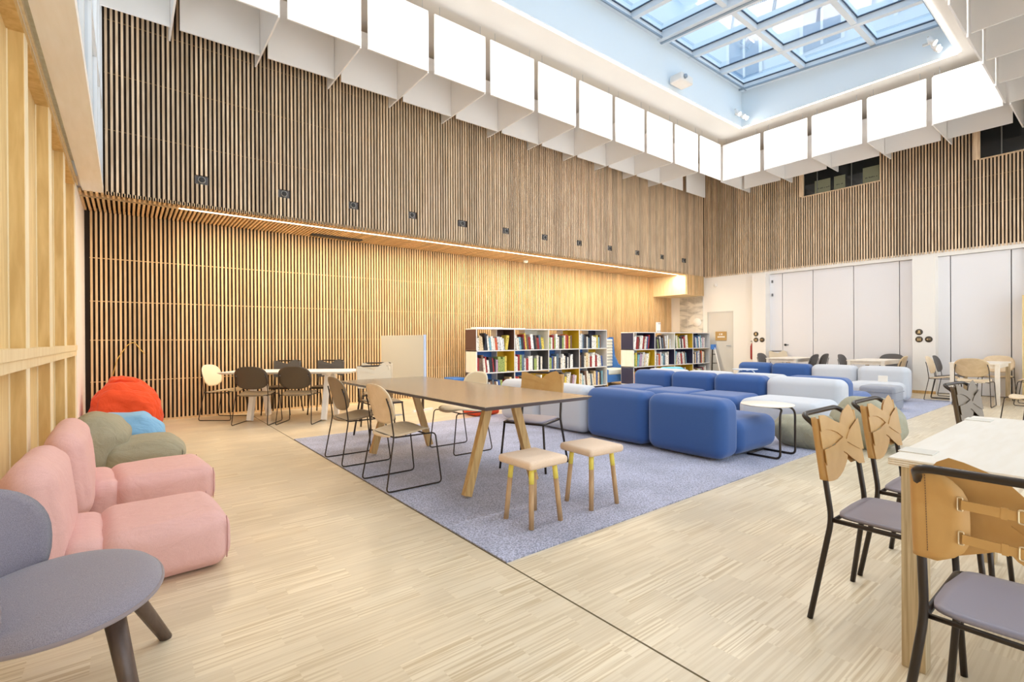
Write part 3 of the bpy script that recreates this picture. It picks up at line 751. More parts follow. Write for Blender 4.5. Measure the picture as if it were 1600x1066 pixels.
# ------------------------------------------------------------ strap chairs
def strap_chair(leath, flap, seat_m, frame_m=black):
    r = thing('strap_chair', '', 'chair')
    def sf(u, v): return (u * (1 - .06 * (v < 0) * 1), v, .452 - .30 * max(0, -v - .13) ** 1.4 + .03 * max(0, .1 - abs(u)) - .0)
    MB().slab(sup(.40, .40, 7, 44), sf, (0, 0, -.012), 7).build('seat', seat_m, r)
    fr = arc([(-.205, .205, .428), (-.205, -.195, .428), (.205, -.195, .428), (.205, .205, .428)], .03, 5)
    MB().tube(fr, .010, 8).tube([(-.205, .2, .428), (.205, .2, .428)], .008, 8).build('seat_frame', frame_m, r)
    for s_ in (-1, 1):
        MB().tube([(s_ * .195, -.185, .425), (s_ * .23, -.215, .0)], .0105, 8).build('front_leg', frame_m, r)
    # rear legs rise into the top loop, one bent tube
    p = arc([(-.255, .275, 0), (-.205, .208, .43), (-.205, .232, .60), (-.205, .262, .815), (-.20, .325, .862), (.20, .325, .862), (.205, .262, .815), (.205, .232, .60), (.205, .208, .43), (.255, .275, 0)], .05, 6)
    MB().tube(p, .0115, 8).build('back_frame', frame_m, r, 'bent tube forming rear legs and top rail')
    def py(z): return .214 + (z - .45) * .135
    def tongue(poly, off):
        q = []
        for (px_, pz_) in poly:            # outline traced on the leather panel, turned into metres across and up
            k = (pz_ - 125) / 385.0; xl = 118 + 12 * k; xr = 342 + 40 * (pz_ - 85) / 335.0
            t = (px_ - xl) / (xr - xl); u = -.214 + .428 * t; t = min(1, max(0, t))
            zl = .592 + (510 - pz_) * .00071; zr = .604 + (420 - pz_) * .00083
            q.append((max(-.224, min(.224, u)), zl * (1 - t) + zr * t))
        MB().prism(q, lambda a, b: (a, py(b) - .0175 - off, b), (0, .003, 0)).build('leather_tongue', leath, r)
    tongue([(238, 190), (250, 150), (270, 115), (290, 94), (305, 84), (320, 102), (336, 140), (346, 170), (356, 215), (360, 260), (300, 260), (255, 235)], 0)
    tongue([(105, 214), (135, 210), (175, 214), (213, 232), (246, 262), (225, 282), (198, 296), (182, 303), (155, 316), (110, 320)], .001)
    tongue([(112, 400), (140, 404), (175, 392), (210, 368), (240, 345), (272, 368), (265, 396), (250, 425), (232, 455), (208, 482), (185, 500), (160, 508), (128, 510)], .002)
    tongue([(84, 140), (100, 122), (140, 122), (170, 144), (200, 165), (232, 182), (262, 197), (300, 232), (340, 285), (372, 335), (385, 420), (345, 420), (300, 388), (262, 357), (238, 342), (262, 283), (240, 258), (210, 232), (175, 214), (140, 208), (105, 216), (95, 170)], .0055)
    tongue([(350, 166), (360, 215), (372, 300), (378, 342), (350, 338), (318, 322), (285, 303), (264, 290), (246, 322), (225, 352), (196, 380), (165, 400), (118, 412), (112, 322), (150, 314), (182, 303), (210, 282), (240, 262), (262, 276), (270, 256), (285, 232), (305, 208), (328, 188)], .009)
    for s_ in (-1, 1):
        # wrap round the post, with the flap lying on the rear
        z0 = .594 if s_ < 0 else .606; z1 = .853; V = []; F = []; n = 8; prof = []
        for k in range(7):
            a = R(-90 - 180 * k / 6); prof.append((s_ * (.205 - .018 * math.cos(a + PI) * 0) + s_ * .018 * math.sin(-a - PI / 2 + PI / 2) * 0, 0))
        prof = [(s_ * (.190), -.016)] + [(s_ * (.205 + .017 * math.sin(R(t))), -.017 * math.cos(R(t))) for t in range(0, 181, 30)] + [(s_ * .18, .017), (s_ * .14, .018), (s_ * .10, .018)]
        rows = 12
        for i in range(rows + 1):
            f = i / rows; z = z0 + (z1 - z0) * f
            sh_ = 1 - (abs(2 * f - 1) ** 4) * .75 if True else 1
            for j, (u, dy) in enumerate(prof):
                if j >= len(prof) - 2:
                    base = s_ * .19; u = base + (u - base) * sh_
                V.append((u, py(z) + dy, z))
        m_ = len(prof)
        for i in range(rows):
            for j in range(m_ - 1): F.append((i * m_ + j, i * m_ + j + 1, (i + 1) * m_ + j + 1, (i + 1) * m_ + j))
        fl = MB().add(V, F, True).build('leather_flap', flap, r)
        so = fl.modifiers.new('thick', 'SOLIDIFY'); so.thickness = .003; so.offset = 0
    for zc in (.775, .685):
        V = []; F = []
        n = 12
        for i in range(n + 1):
            u = -.115 + .23 * i / n; y = py(zc) + .024 + .006 * (1 - (u / .115) ** 2)
            V += [(u, y, zc - .0115), (u, y, zc + .0115), (u, y + .0035, zc + .0115), (u, y + .0035, zc - .0115)]
        for i in range(n):
            for k in range(4): F.append((i * 4 + k, i * 4 + (k + 1) % 4, i * 4 + 4 + (k + 1) % 4, i * 4 + 4 + k))
        F.append((3, 2, 1, 0)); F.append(tuple(n * 4 + k for k in range(4)))
        st = MB().add(V, F).build('strap', flap, r)
        yb = py(zc) + .034
        q = MB().tube(arc([(-.02, yb, zc - .016), (.012, yb, zc - .016), (.012, yb, zc + .016), (-.02, yb, zc + .016)], .005, 4, True), .0022, 6, True)
        q.build('buckle', brass, st)
        q = MB().box(.03, .042, yb - .008, yb - .0005, zc - .014, zc + .014); q.build('keeper_loop', flap, st)
        for s_ in (-1, 1):
            MB().tube(arc([(s_ * .118 - .005, py(zc) + .022, zc - .017), (s_ * .118 + .005, py(zc) + .022, zc - .017), (s_ * .118 + .005, py(zc) + .022, zc + .017), (s_ * .118 - .005, py(zc) + .022, zc + .017)], .003, 3, True), .002, 5, True).build('eyelet', brass, st)
    for s_ in (-1, 1):
        t = MB()
        for k in range(30):
            z = .63 + .205 * k / 29; t.box(s_ * .187 - .0006, s_ * .187 + .0006, py(z) + .019, py(z) + .0205, z - .002, z + .002)
        t.build('stitching', brn_p, r)
    return Proto(r)
st_tan = strap_chair(leather, leather_i, seat_grey); st_char = strap_chair(leather_c, leather_c, seat_dark)
st_cream = strap_chair(leather_w, leather_w, seat_taupe); st_brown = strap_chair(leather_b, leather_b, seat_dark)

G1 = 'shell chairs round the tables'; G2 = 'leather strap chairs round the tables'
E_ = R(90)      # facing +x
def sc_(p, x, y, face, label, z=0): return p.put((x, y, z), R(face) + R(90), label, G1)      # face: heading in degrees (0 = +x)
def st_(p, x, y, face, label, z=0): return p.put((x, y, z), R(face) + R(90), label, G2)

# dark table chairs
sc_(ch_birch, 1.83, 3.86, 0, 'pale birch shell chair in front, on the carpet beside the long greige table', FL)
sc_(ch_taupe, 1.83, 4.87, 0, 'taupe shell chair just behind the pale birch one at the greige table', FL)
sc_(ch_cream, 2.88, 4.59, 180, 'cream shell chair on the far side of the greige table', FL)
st_(st_tan, 3.02, 3.55, 205, 'tan leather strap chair on the far side of the greige table before the sofas', FL)
st_(st_cream, 2.50, 5.83, -92, 'cream leather strap chair at the far end of the greige table', FL)
st_(st_cream, 2.86, 6.80, -112, 'cream leather strap chair farther behind the one at the table end')
# white table chairs
sc_(ch_cream, 1.20, 8.80, -38, 'cream shell chair at the left end of the white table')
sc_(ch_dark, 1.51, 7.96, 54, 'dark brown shell chair, left one in front of the white table')
sc_(ch_dark, 2.01, 7.62, 54, 'dark brown shell chair, right one in front of the white table')
st_(st_char, 2.02, 8.78, -126, 'charcoal strap chair, left one behind the white table')
st_(st_char, 2.62, 8.36, -126, 'charcoal strap chair, right one behind the white table')
# foreground chairs
st_(st_tan, 2.56, .60, -90, 'tan leather strap chair nearest the camera on the far side of the pale table')
st_(st_tan, 3.17, .60, -90, 'second tan leather strap chair beyond, on the far side of the pale table')
st_(st_tan, 1.95, .165, 0, 'tan leather strap chair with buckles seen from behind in the right foreground')
st_(st_brown, 4.75, .52, -96, 'dark brown strap chair beyond the far end of the pale table')

# ------------------------------------------------------------ tables
def trestle(name, label, L, W, top_m, edge_m, leg_m, z, loc, rz, th=.02, spread=.34, inset=.55, legw=.065, grp=None):
    r = thing(name, label, 'table', loc, rz)
    t = MB().box(-L / 2, L / 2, -W / 2, W / 2, z - .004, z).build('tabletop', top_m, r); bevel(t, .002)
    q = MB(); a, b = L / 2, W / 2
    q.add([(-a, -b, z - .004), (a, -b, z - .004), (a, b, z - .004), (-a, b, z - .004), (-a + .03, -b + .03, z - th - .01), (a - .03, -b + .03, z - th - .01), (a - .03, b - .03, z - th - .01), (-a + .03, b - .03, z - th - .01)],
          [(3, 2, 1, 0), (4, 5, 6, 7), (0, 1, 5, 4), (1, 2, 6, 5), (2, 3, 7, 6), (3, 0, 4, 7)]); q.build('edge', edge_m, r)
    for sx in (-1, 1):
        x = sx * (L / 2 - inset)
        for sy in (-1, 1):
            MB().bar((x, sy * .12, z - th - .01), (x, sy * spread, .014), legw, legw * .75, (1, 0, 0)).build('leg', leg_m, r)
        MB().box(x - .03, x + .03, -.30, .30, z - th - .035, z - th - .008).build('brace', leg_m, r)
    return r
r = trestle('meeting_table', 'long greige trestle table with splayed oak legs on the carpet', 2.80, 1.02, walnut, edge_d, oak, .75, (2.355, 4.04, FL), R(90), inset=.50, spread=.335)
trestle('meeting_table', 'white trestle table by the slatted wall', 1.95, .80, M_('white_top', srgb(246, 244, 240), .3), white, white, .74, (2.07, 8.12, 0), R(-36), inset=.43, spread=.31, legw=.085)
# pale foreground table
r = thing('ply_table', 'large pale plywood table in the right foreground with two grey hinge plates', 'table', (2.20, -.23, 0))
t = MB().box(0, 1.50, 0, .80, .735, .765).build('tabletop', ply_w, r); bevel(t, .003)
t = MB()
for k in range(3): t.box(-.0006, 1.5006, -.0006, .8006, .739 + k * .008, .7415 + k * .008)
t.build('ply_edge', ply_edge, r)
for (x, y) in ((.03, .70), (1.40, .70), (.03, .03), (1.40, .03)):
    l = MB().box(x, x + .07, y, y + .07, 0, .735).build('leg', ply_edge, r); bevel(l, .003)
for x0 in (.13, 1.28):
    h = MB().box(x0, x0 + .10, .70, .803, .765, .769).build('hinge_plate', M_('hinge_sand', srgb(222, 214, 200), .7), r); bevel(h, .001)
MB().box(.10, 1.40, .72, .74, .66, .735).build('apron', ply_edge, r)
# wooden tables by the right wall
def wtable(x0, x1, y0, y1, label):
    cx, cy2 = (x0 + x1) / 2, (y0 + y1) / 2; r = thing('wooden_table', label, 'table', (cx, cy2, 0), 0, 'wooden tables along the white folding wall')
    a, b = (x1 - x0) / 2, (y1 - y0) / 2
    MB().box(-a, a, -b, b, .715, .74).build('tabletop', ply_w, r)
    for sx in (-1, 1):
        for sy in (-1, 1): MB().box(sx * (a - .04) - .03, sx * (a - .04) + .03, sy * (b - .04) - .03, sy * (b - .04) + .03, 0, .715).build('leg', ply_edge if sx > 0 else ply_w, r)
    MB().box(-a + .05, a - .05, -b + .03, -b + .05, .65, .715).box(-a + .05, a - .05, b - .05, b - .03, .65, .715).box(-a + .03, -a + .05, -b + .05, b - .05, .65, .715).build('apron', ply_w, r)
wtable(12.0, 13.2, 1.50, 2.18, 'pale wooden table nearest the right edge by the white wall')
wtable(12.0, 13.2, 3.16, 3.83, 'middle pale wooden table behind the far sofa')
wtable(12.0, 13.2, 4.82, 5.50, 'pale wooden table farthest left by the white wall')
sc_(ch_tan, 11.75, 1.80, 0, 'tan shell chair seen from behind at the rightmost wooden table')
sc_(ch_birch, 13.35, 1.72, 180, 'birch shell chair behind the rightmost wooden table')
sc_(ch_birch, 12.28, 2.31, -90, 'birch shell chair left of the rightmost wooden table')
sc_(ch_char, 12.92, 2.33, -90, 'charcoal shell chair left of the rightmost wooden table')
sc_(ch_tan, 12.5, 1.12, 90, 'tan shell chair at the right side of the rightmost wooden table')
sc_(ch_birch, 8.9, .80, 120, 'birch shell chair cut by the right picture edge')
sc_(ch_char, 12.6, 3.90, -90, 'charcoal shell chair left of the middle wooden table')
sc_(ch_char, 13.40, 3.45, 180, 'charcoal shell chair behind the middle wooden table')
sc_(ch_tan, 12.25, 3.12, 90, 'tan shell chair right of the middle wooden table') 
sc_(ch_char, 12.5, 5.62, -90, 'charcoal shell chair at the left end of the farthest wooden table')
st_(st_cream, 13.35, 5.70, -135, 'cream strap chair at the back of the farthest wooden table')
sc_(ch_char, 12.35, 4.78, 90, 'charcoal shell chair at the right end of the farthest table, nearer one')
sc_(ch_char, 13.0, 4.80, 90, 'charcoal shell chair at the right end of the farthest table, farther one')

# ------------------------------------------------------------ stools
r = thing('stool', '', 'stool')
t = MB().rbox((0, 0, .405), (.335, .335, .055), .022, 8).build('seat', cork, r)
for sx in (-1, 1):
    for sy in (-1, 1):
        a = Vector((sx * .10, sy * .10, .38)); b = Vector((sx * .128, sy * .128, 0)); mid = a.lerp(b, .27)
        l = MB().tube([mid, b], .017, 12).build('leg', stool_leg, r)
        MB().tube([a, mid], .0172, 12).build('painted_band', yellow_p, l)
P = Proto(r)
P.put((2.12, 2.485, FL), R(1), 'small cork stool with yellow leg tops, left of the pair', 'cork stools beside the greige table')
P.put((2.68, 2.48, FL), R(-3), 'small cork stool with yellow leg tops, right of the pair nearer the sofas', 'cork stools beside the greige table')

# ------------------------------------------------------------ modular sofas
SG = 'modular sofa units on the carpet'
def sofa_unit(xb, y0, y1, d, mat, label, hb=.60, hs=.37, depth=1.18, seat_m=None, sp=None):
    """xb: outer face of the back, d: +1 seat toward +x"""
    r = thing('sofa_unit', label, 'sofa', (xb, (y0 + y1) / 2, FL), 0, SG); L = y1 - y0 - .004
    MB().rbox((d * .175, 0, hb / 2 + .012), (.335, L - .022, hb - .024), .10, 16, .010).build('backrest', mat, r)
    MB().rbox((d * (.345 + (depth - .36) / 2), 0, hs / 2 + .012), (depth - .34, L - .022, hs - .02), .11, 16, .010).build('seat', seat_m or mat, r)
    return r
for y0, y1, mt, lb in ((2.42, 3.32, blue_f, 'blue sofa unit nearest the stools, at the near end of the front sofa'),
                       (3.32, 4.22, blue_f, 'blue sofa unit, second from the near end of the front sofa'),
                       (4.22, 5.10, greyf, 'pale grey sofa unit next to the blue ones in the front sofa'),
                       (5.10, 5.98, greyf, 'pale grey sofa unit at the far end of the front sofa')):
    sofa_unit(4.42, y0, y1, 1, mt, lb)
for y0, y1, mt, lb in ((2.44, 3.46, greyf, 'pale grey sofa unit at the near end of the second sofa row'),
                       (3.46, 4.30, blue_f, 'blue sofa unit beside the pale grey one in the second row'),
                       (4.30, 5.10, blue_f, 'middle blue sofa unit of the second row'),
                       (5.10, 5.90, blue_f, 'blue sofa unit at the far end of the second row')):
    sofa_unit(7.84, y0, y1, -1, mt, lb, hb=.62)
for y0, y1, mt, lb in ((2.50, 3.35, blue_f, 'blue sofa unit back to back with the pale grey unit of the second row'),
                       (3.35, 4.20, greyf, 'pale grey sofa unit behind the second row, next to the blue one'),
                       (4.20, 5.05, greyf, 'pale grey sofa unit in the middle behind the second row'),
                       (5.05, 5.90, greyf, 'pale grey sofa unit at the far end behind the second row')):
    sofa_unit(7.86, y0, y1, 1, mt, lb, hb=.625)
for y0, y1, mt, lb in ((2.62, 3.45, greyf, 'pale grey sofa unit at the near end of the farthest sofa'),
                       (3.45, 4.28, greyf, 'pale grey sofa unit, second from the near end of the farthest sofa'),
                       (4.28, 5.10, blue_f, 'blue sofa unit in the farthest sofa beside the pale grey ones'),
                       (5.10, 5.85, blue_f, 'blue sofa unit at the far end of the farthest sofa')):
    sofa_unit(11.65, y0, y1, -1, mt, lb, hb=.64, depth=1.05)
pf = thing('pouf', 'square grey pouf with quilted seams in front of the farthest sofa', 'pouf', (9.98, 2.68, FL))
MB().rbox((0, 0, .20), (.50, .50, .39), .05, 8, .01).build('body', poufm, pf)
t = MB()
for z in (.30, .16): t.tube(arc([(-.262, -.262, z), (.262, -.262, z), (.262, .262, z), (-.262, .262, z)], .06, 4, True), .004, 5, True)
t.build('seam', M_('seam_grey', srgb(140, 142, 150), .8), pf)
ob = MB().box(11.0, 11.03, 2.86, 3.0, .39, .50); tag(ob.build('open_book', M_('paper', srgb(238, 232, 222), .6)), 'small white open booklet standing on the farthest sofa seat', 'book')
# side tables
def side_table(loc, rz, label, top_m, h=.50, fm=black):
    r = thing('side_table', label, 'table', loc, rz, 'round side tables at the sofas')
    MB().lathe([(.235, h - .014), (.25, h - .008), (.25, h - .002), (.248, h)], (0, 0, 0), 40).build('tabletop', top_m, r)
    for s_ in (-1, 1):
        MB().tube(arc([(.13 - .26, s_ * .05, h - .022), (.19, s_ * .10, h - .022), (.20, s_ * .17, h - .08), (.20, s_ * .17, .011), (-.12, s_ * .17, .011)], .05, 6), .011, 8).build('leg', fm, r)
    MB().tube([(-.12, -.17, .011), (-.12, .17, .011)], .011, 8).build('base_bar', fm, r)
side_table((5.20, 2.37, FL), R(-90), 'round birch side table with black tube legs beside the near blue sofa', ply_w, .52)
side_table((10.3, 5.15, FL), R(20), 'round pale side table in front of the farthest sofa', M_('pale_blue_top', srgb(200, 216, 240), .3), .55, metal_w)

# ------------------------------------------------------------ bean bags
def bag(name, label, loc, rz=0, grp='bean bags lying around'): return thing(name, label, 'bean bag', loc, rz, grp)
def lounge(label, loc, rz, seed, L=.55, W2=.62, bw=.66, bc=-.0):
    """x: wall at the left, 0 = pinch between seat and front roll"""
    r = bag('bean_bag_lounger', label, loc, rz)
    MB().rbox((-.215, bc, .385), (.19, bw, .54), .09, 26, .022, .007, 5, seed, Matrix.Rotation(R(-4), 3, 'Z') @ Matrix.Rotation(R(-5), 3, 'Y')).build('back_cushion', pink, r)
    MB().rbox((-.07, 0, .15), (.20, W2 - .02, .28), .085, 24, .0, .006, 6, seed + 3, Matrix.Rotation(R(5), 3, 'Y')).build('seat_cushion', pink, r)
    MB().rbox((L / 2 - .01, 0, .15), (L, W2, .28), .085, 26, .014, .004, 5, seed + 5).build('front_roll', pink, r)
    xe = L - .01; sm = M_('pink_seam', srgb(190, 140, 136), .8)
    for sy in (-1, 1):
        p = [(xe - .022, sy * (W2 / 2 - .022), .27), (xe - .018, sy * (W2 / 2 - .020), .22), (xe - .018, sy * (W2 / 2 - .020), .13), (xe - .022, sy * (W2 / 2 - .022), .05)]
        MB().tube(p, .003, 5).build('seam', sm, r)
    return r
lounge('pink canvas bean bag lounger nearest the camera behind the grey lounge chair', (-.11, 3.27, 0), R(3), 2, L=.545)
lounge('pink canvas bean bag lounger behind the front pink one', (-.08, 4.46, 0), R(5), 9, L=.59, bw=.86, bc=-.10)
r = bag('bean_bag', 'sage green canvas bean bag slumped beyond the pink loungers', (.0, 5.78, 0), R(-4))
MB().rbox((-.22, .05, .27), (.42, .74, .52), .18, 24, .02, .03, 3, 4, Matrix.Rotation(R(14), 3, 'Y')).rbox((.13, 0, .155), (.60, .66, .28), .13, 24, .02, .02, 3.5, 6).build('cushion', sage, r)
t = MB(); t.tube([(.41, -.22, .24), (.43, -.27, .18), (.42, -.28, .08)], .004, 5); t.build('seam', M_('sage_seam', srgb(110, 108, 92), .8), r)
r = bag('bean_bag', 'flat light blue canvas bean bag between the sage and red ones', (-.06, 6.95, 0), R(0))
MB().rbox((0, 0, .20), (.82, .80, .38), .18, 26, .02, .04, 3, 12, None, .18).build('cushion', skyb, r)
MB().add([(.34, -.2, .10), (.50, -.10, .03), (.52, -.14, .02), (.40, -.28, .05)], [(0, 1, 2, 3)]).add([(.30, -.32, .08), (.50, -.40, .012), (.50, -.45, .012), (.30, -.38, .05)], [(0, 1, 2, 3)]).build('strap', skyb, r)
r = bag('bean_bag', 'crumpled orange-red canvas bean bag in the left corner', (.0, 8.40, 0), 0)
MB().rbox((0, 0, .33), (.86, .84, .64), .22, 34, .03, .05, 3.2, 21, None, .34).build('cushion', redf, r)
MB().rbox((-.02, .02, .66), (.30, .22, .12), .05, 14, .0, .05, 6, 3).build('gathered_top', redf, r)
r = bag('bean_bag', 'large sage green bean bag lounger on the carpet edge behind the tan chairs', (6.28, 1.96, FL), R(0))
MB().rbox((.14, -.10, .255), (.64, .66, .50), .20, 28, .04, .03, 3, 31, None, .12).build('back_cushion', sage, r)
MB().rbox((-.28, .34, .16), (.60, .60, .30), .14, 24, .02, .03, 3.5, 33).build('seat_cushion', sage, r)
MB().tube([(-.15, -.33, .52), (-.19, -.40, .35), (-.17, -.42, .12)], .006, 6).build('seam', M_('sage_seam2', srgb(120, 118, 100), .8), r)
r = bag('bean_bag', 'aqua bean bag between the second sofa row and the far bookcase', (9.75, 6.55, 0))
MB().rbox((0, 0, .29), (.95, .85, .56), .26, 20, .0, .02, 3, 41, None, .35).build('cushion', teal, r)
r = bag('bean_bag', 'red cushion seen under the greige table beside the grey sofa', (4.50, 6.55, 0))
MB().rbox((0, 0, .19), (.46, .42, .36), .05, 12, .0, .01, 3, 44).build('cushion', redf, r)

# ------------------------------------------------------------ lounge chair at the left edge
r = thing('lounge_chair', 'blue-grey upholstered lounge chair with round seat and brown wooden legs at the left edge', 'chair', (-.17, 2.12, 0), 0)
def sf(u, v): return (u, v, .442 + .05 * u + .012 * math.cos(v * 5))
def tf(u, v, k): return Vector((0, 0, -.008 - .052 * (1 - k ** 3)))
ol = [(u * (1.0), v) for u, v in sup(.53, .65, 2.15, 56)]
def top(u, v):
    rr = min(1, math.hypot(u / .265, v / .325)); return (u, v, .395 + .03 * u + .055 * math.sqrt(max(0, 1 - rr ** 3)))
MB().slab(ol, top, lambda u, v, k: Vector((0, 0, -.012 - .03 * (1 - k))), 14, (0, 0), 1.0).build('seat', wool, r)
def rim(a): return Vector((.266 * math.copysign(abs(math.cos(a)) ** (2 / 2.15), math.cos(a)), .327 * math.copysign(abs(math.sin(a)) ** (2 / 2.15), math.sin(a)), .388 + .03 * .266 * math.cos(a)))
MB().tube([rim(2 * PI * k / 64) for k in range(64)], .0065, 7, True).build('piping', piping_m, r)
V = []; 
bo = []
for k in range(48):
    a = 2 * PI * k / 48; c_, s_ = math.cos(a), math.sin(a)
    e = 2.35
    bo.append((.37 * math.copysign(abs(c_) ** (2 / e), c_), .235 * math.copysign(abs(s_) ** (2 / e), s_)))
def bk_(u, v):
    th = u / .285 + .10; R_ = .228 + .08 * (v + .2)
    cx_ = math.cos(PI + (-th)) * R_; cy__ = math.sin(PI + (-th)) * R_ * 1.25
    return (cx_, cy__, max(.40, .505 + v))
MB().slab(bo, bk_, lambda u, v, k: Vector((math.cos(-u / .285) * .055, -math.sin(u / .285) * -.0 + .0, 0)) * -(.25 + .75 * math.sqrt(max(0, 1 - k * k))), 10).build('backrest', wool, r)
for (tx, ty, fx, fy, ra) in ((.13, .14, .292, .316, 1), (.13, -.14, .20, -.26, 1), (-.13, .16, -.24, .30, 1), (-.12, -.15, -.22, -.27, 1)):
    MB().tube([(tx, ty, .385), (fx, fy, 0.0)], [.030, .021], 14).build('leg', dk_leg, r)

# ------------------------------------------------------------ bookcases and books
cols = [(238, 236, 230), (226, 222, 210), (244, 243, 240), (205, 208, 212), (60, 58, 66), (150, 40, 44), (200, 88, 50), (60, 88, 150), (120, 170, 190), (212, 192, 84), (150, 168, 96), (222, 200, 160), (110, 84, 70), (176, 150, 176), (90, 110, 130), (30, 34, 48)]
cname = ['white', 'cream', 'bright white', 'light grey', 'charcoal', 'dark red', 'orange', 'blue', 'pale blue', 'yellow', 'olive', 'tan', 'brown', 'lilac', 'slate', 'black']
wts = [7, 7, 6, 6, 5, 4, 3, 3, 3, 3, 3, 3, 3, 2, 4, 4]
bmesh_ = {}
for i, cc in enumerate(cols):
    mt = M_('book_' + cname[i].replace(' ', '_'), srgb(*cc), .45); N, L, bn = nodes(mt)
    tcn = N.new('ShaderNodeTexCoord'); nz = N.new('ShaderNodeTexNoise'); mp = N.new('ShaderNodeMapping'); mp.inputs['Scale'].default_value = (2, 0.3, 6)
    nz.inputs['Scale'].default_value = 1.6; cr = N.new('ShaderNodeValToRGB'); cr.color_ramp.interpolation = 'CONSTANT'
    cr.color_ramp.elements[0].color = srgb(*cc); cr.color_ramp.elements[1].position = .61; cr.color_ramp.elements[1].color = srgb(*[int(v * .45) for v in cc])
    oi = N.new('ShaderNodeObjectInfo'); mu = N.new('ShaderNodeMath'); mu.operation = 'MULTIPLY'; mu.inputs[1].default_value = 50
    L.new(oi.outputs['Random'], mu.inputs[0]); L.new(mu.outputs[0], mp.inputs['Location'])
    L.new(tcn.outputs['Object'], mp.inputs[0]); L.new(mp.outputs[0], nz.inputs[0]); L.new(nz.outputs[0], cr.inputs[0]); L.new(cr.outputs[0], bn.inputs['Base Color'])
    o = MB().box(-.5, .5, -.5, .5, 0, 1).build('book', mt); bmesh_[i] = [o, False]
def book(x, y, z, w_, d_, h_, tilt, ci, label, group):
    p = bmesh_[ci]
    if not p[1]: o = p[0]; p[1] = True
    else: o = p[0].copy(); C.objects.link(o)
    o.location = (x, y, z); o.scale = (w_, d_, h_); o.rotation_euler = (0, tilt, 0)
    o['label'] = label; o['category'] = 'book'; o['group'] = group
def bookcase(x0, x1, yf, zt, rows, nm, label, spec, ends, depth=.40, nb=15):
    r = thing('bookcase', label, 'bookcase', (x0, yf, 0)); Lw = x1 - x0; n = 4; cw = Lw / n
    bt = .02; zb = .05; rh = (zt - zb - bt) / 3
    for k in range(4):
        z = zb + k * rh; MB().box(0, Lw, 0, depth, z, z + bt).build('shelf_board', M_W, r)
    for k in range(n + 1):
        x = min(max(k * cw - .008, 0), Lw - .016)
        MB().box(x, x + .016, 0, depth, zb + bt, zb + 3 * rh).build('divider', M_W, r)
    for k in range(3):
        z = zb + (2 - k) * rh
        MB().box(-.006, 0, .01, depth - .01, z + bt + .004, z + rh - .004).build('end_panel', ends[k], r)
    MB().box(.04, Lw - .04, .04, depth - .04, 0, zb).build('plinth', navy_p, r)
    for k in range(3):
        z = zb + (2 - k) * rh
        for j in range(n):
            a = j * cw + .012; b_ = (j + 1) * cw - .012; l, f, rt = spec[k][j]; xm = a + (b_ - a) * f
            if l: MB().box(a, xm - .008, depth - .02, depth - .008, z + bt, z + rh).build('back_panel', l, r)
            if rt:
                MB().box(xm + .002, b_, depth - .02, depth - .008, z + bt, z + rh).build('back_panel', rt, r)
                MB().box(b_ - .0, b_ + .003, .012, depth - .02, z + bt + .002, z + rh - .002).build('side_lining', rt, r)
                MB().box(xm + .002, b_, .012, depth - .02, z + rh - .004, z + rh - .001).build('top_lining', rt, r)
            MB().box(xm - .006, xm + .002, depth * .45, depth - .008, z + bt, z + rh).build('divider', M_W, r)
            # books
            base = z + bt; xx = a + .012; cnt = 0; lean = random.choice((0, 0, 0, R(-9), R(8)))
            gname = 'books on the %s shelf of the %s bookcase' % (rows[k], nm)
            while cnt < nb - 1 and xx < b_ - .06:
                w_ = random.uniform(.034, .062) if random.random() < .6 else random.uniform(.05, .085); h_ = random.uniform(.25, .365); d_ = random.uniform(.15, .21)
                ci = random.choices(range(16), wts)[0]
                if random.random() < .12: lean = random.choice((0, 0, R(-7), R(9)))
                if xx + w_ > b_ - .025: break
                ex = abs(math.sin(lean)) * h_
                if xx + w_ + ex > b_ - .02: lean = 0; ex = 0
                first_ex = ex if lean < 0 and cnt == 0 else 0
                cx_ = xx + w_ / 2 + (first_ex if lean < 0 else 0)
                if cnt == 0: xx += first_ex
                book(x0 + cx_, yf + .02 + d_ / 2, base + abs(math.sin(lean)) * w_ / 2, w_ * .93, d_, h_, lean, ci,
                     '%s book, %s from left, %s shelf, %s bay of the %s bookcase' % (cname[ci], ORD[cnt], rows[k], ORD[j], nm), gname)
                xx += w_ * (1.03 if lean else 1.0); cnt += 1
    return r
M_W = M_('bookcase_white', srgb(232, 232, 232), .4)
B_, Y_, N_, W_, K_, O_, G_ = blue_p, yel_p, navy_p, whitepanel, brn_p, None, gry_p
bookcase(5.58, 9.54, 8.28, 1.44, ['top', 'middle', 'bottom'], 'left', 'long low white bookcase with brown, blue and ochre panels, left of the two',
         [[(O_, .66, K_), (O_, .45, W_), (O_, .62, Y_), (O_, .5, N_)], [(B_, .66, Y_), (B_, .6, G_), (B_, .55, G_), (B_, .5, Y_)], [(B_, .66, G_), (B_, .6, Y_), (B_, .58, Y_), (B_, .45, K_)]], [K_, W_, K_])
bookcase(9.98, 13.52, 7.80, 1.38, ['top', 'middle', 'bottom'], 'right', 'long low white bookcase with navy and ochre panels, right of the two',
         [[(O_, .4, N_), (O_, .97, W_), (O_, .3, Y_), (W_, .25, N_)], [(W_, .4, Y_), (W_, .35, N_), (O_, .3, N_), (W_, .25, Y_)], [(W_, .4, K_), (W_, .35, Y_), (O_, .3, Y_), (W_, .25, N_)]], [N_, W_, N_], nb=12)
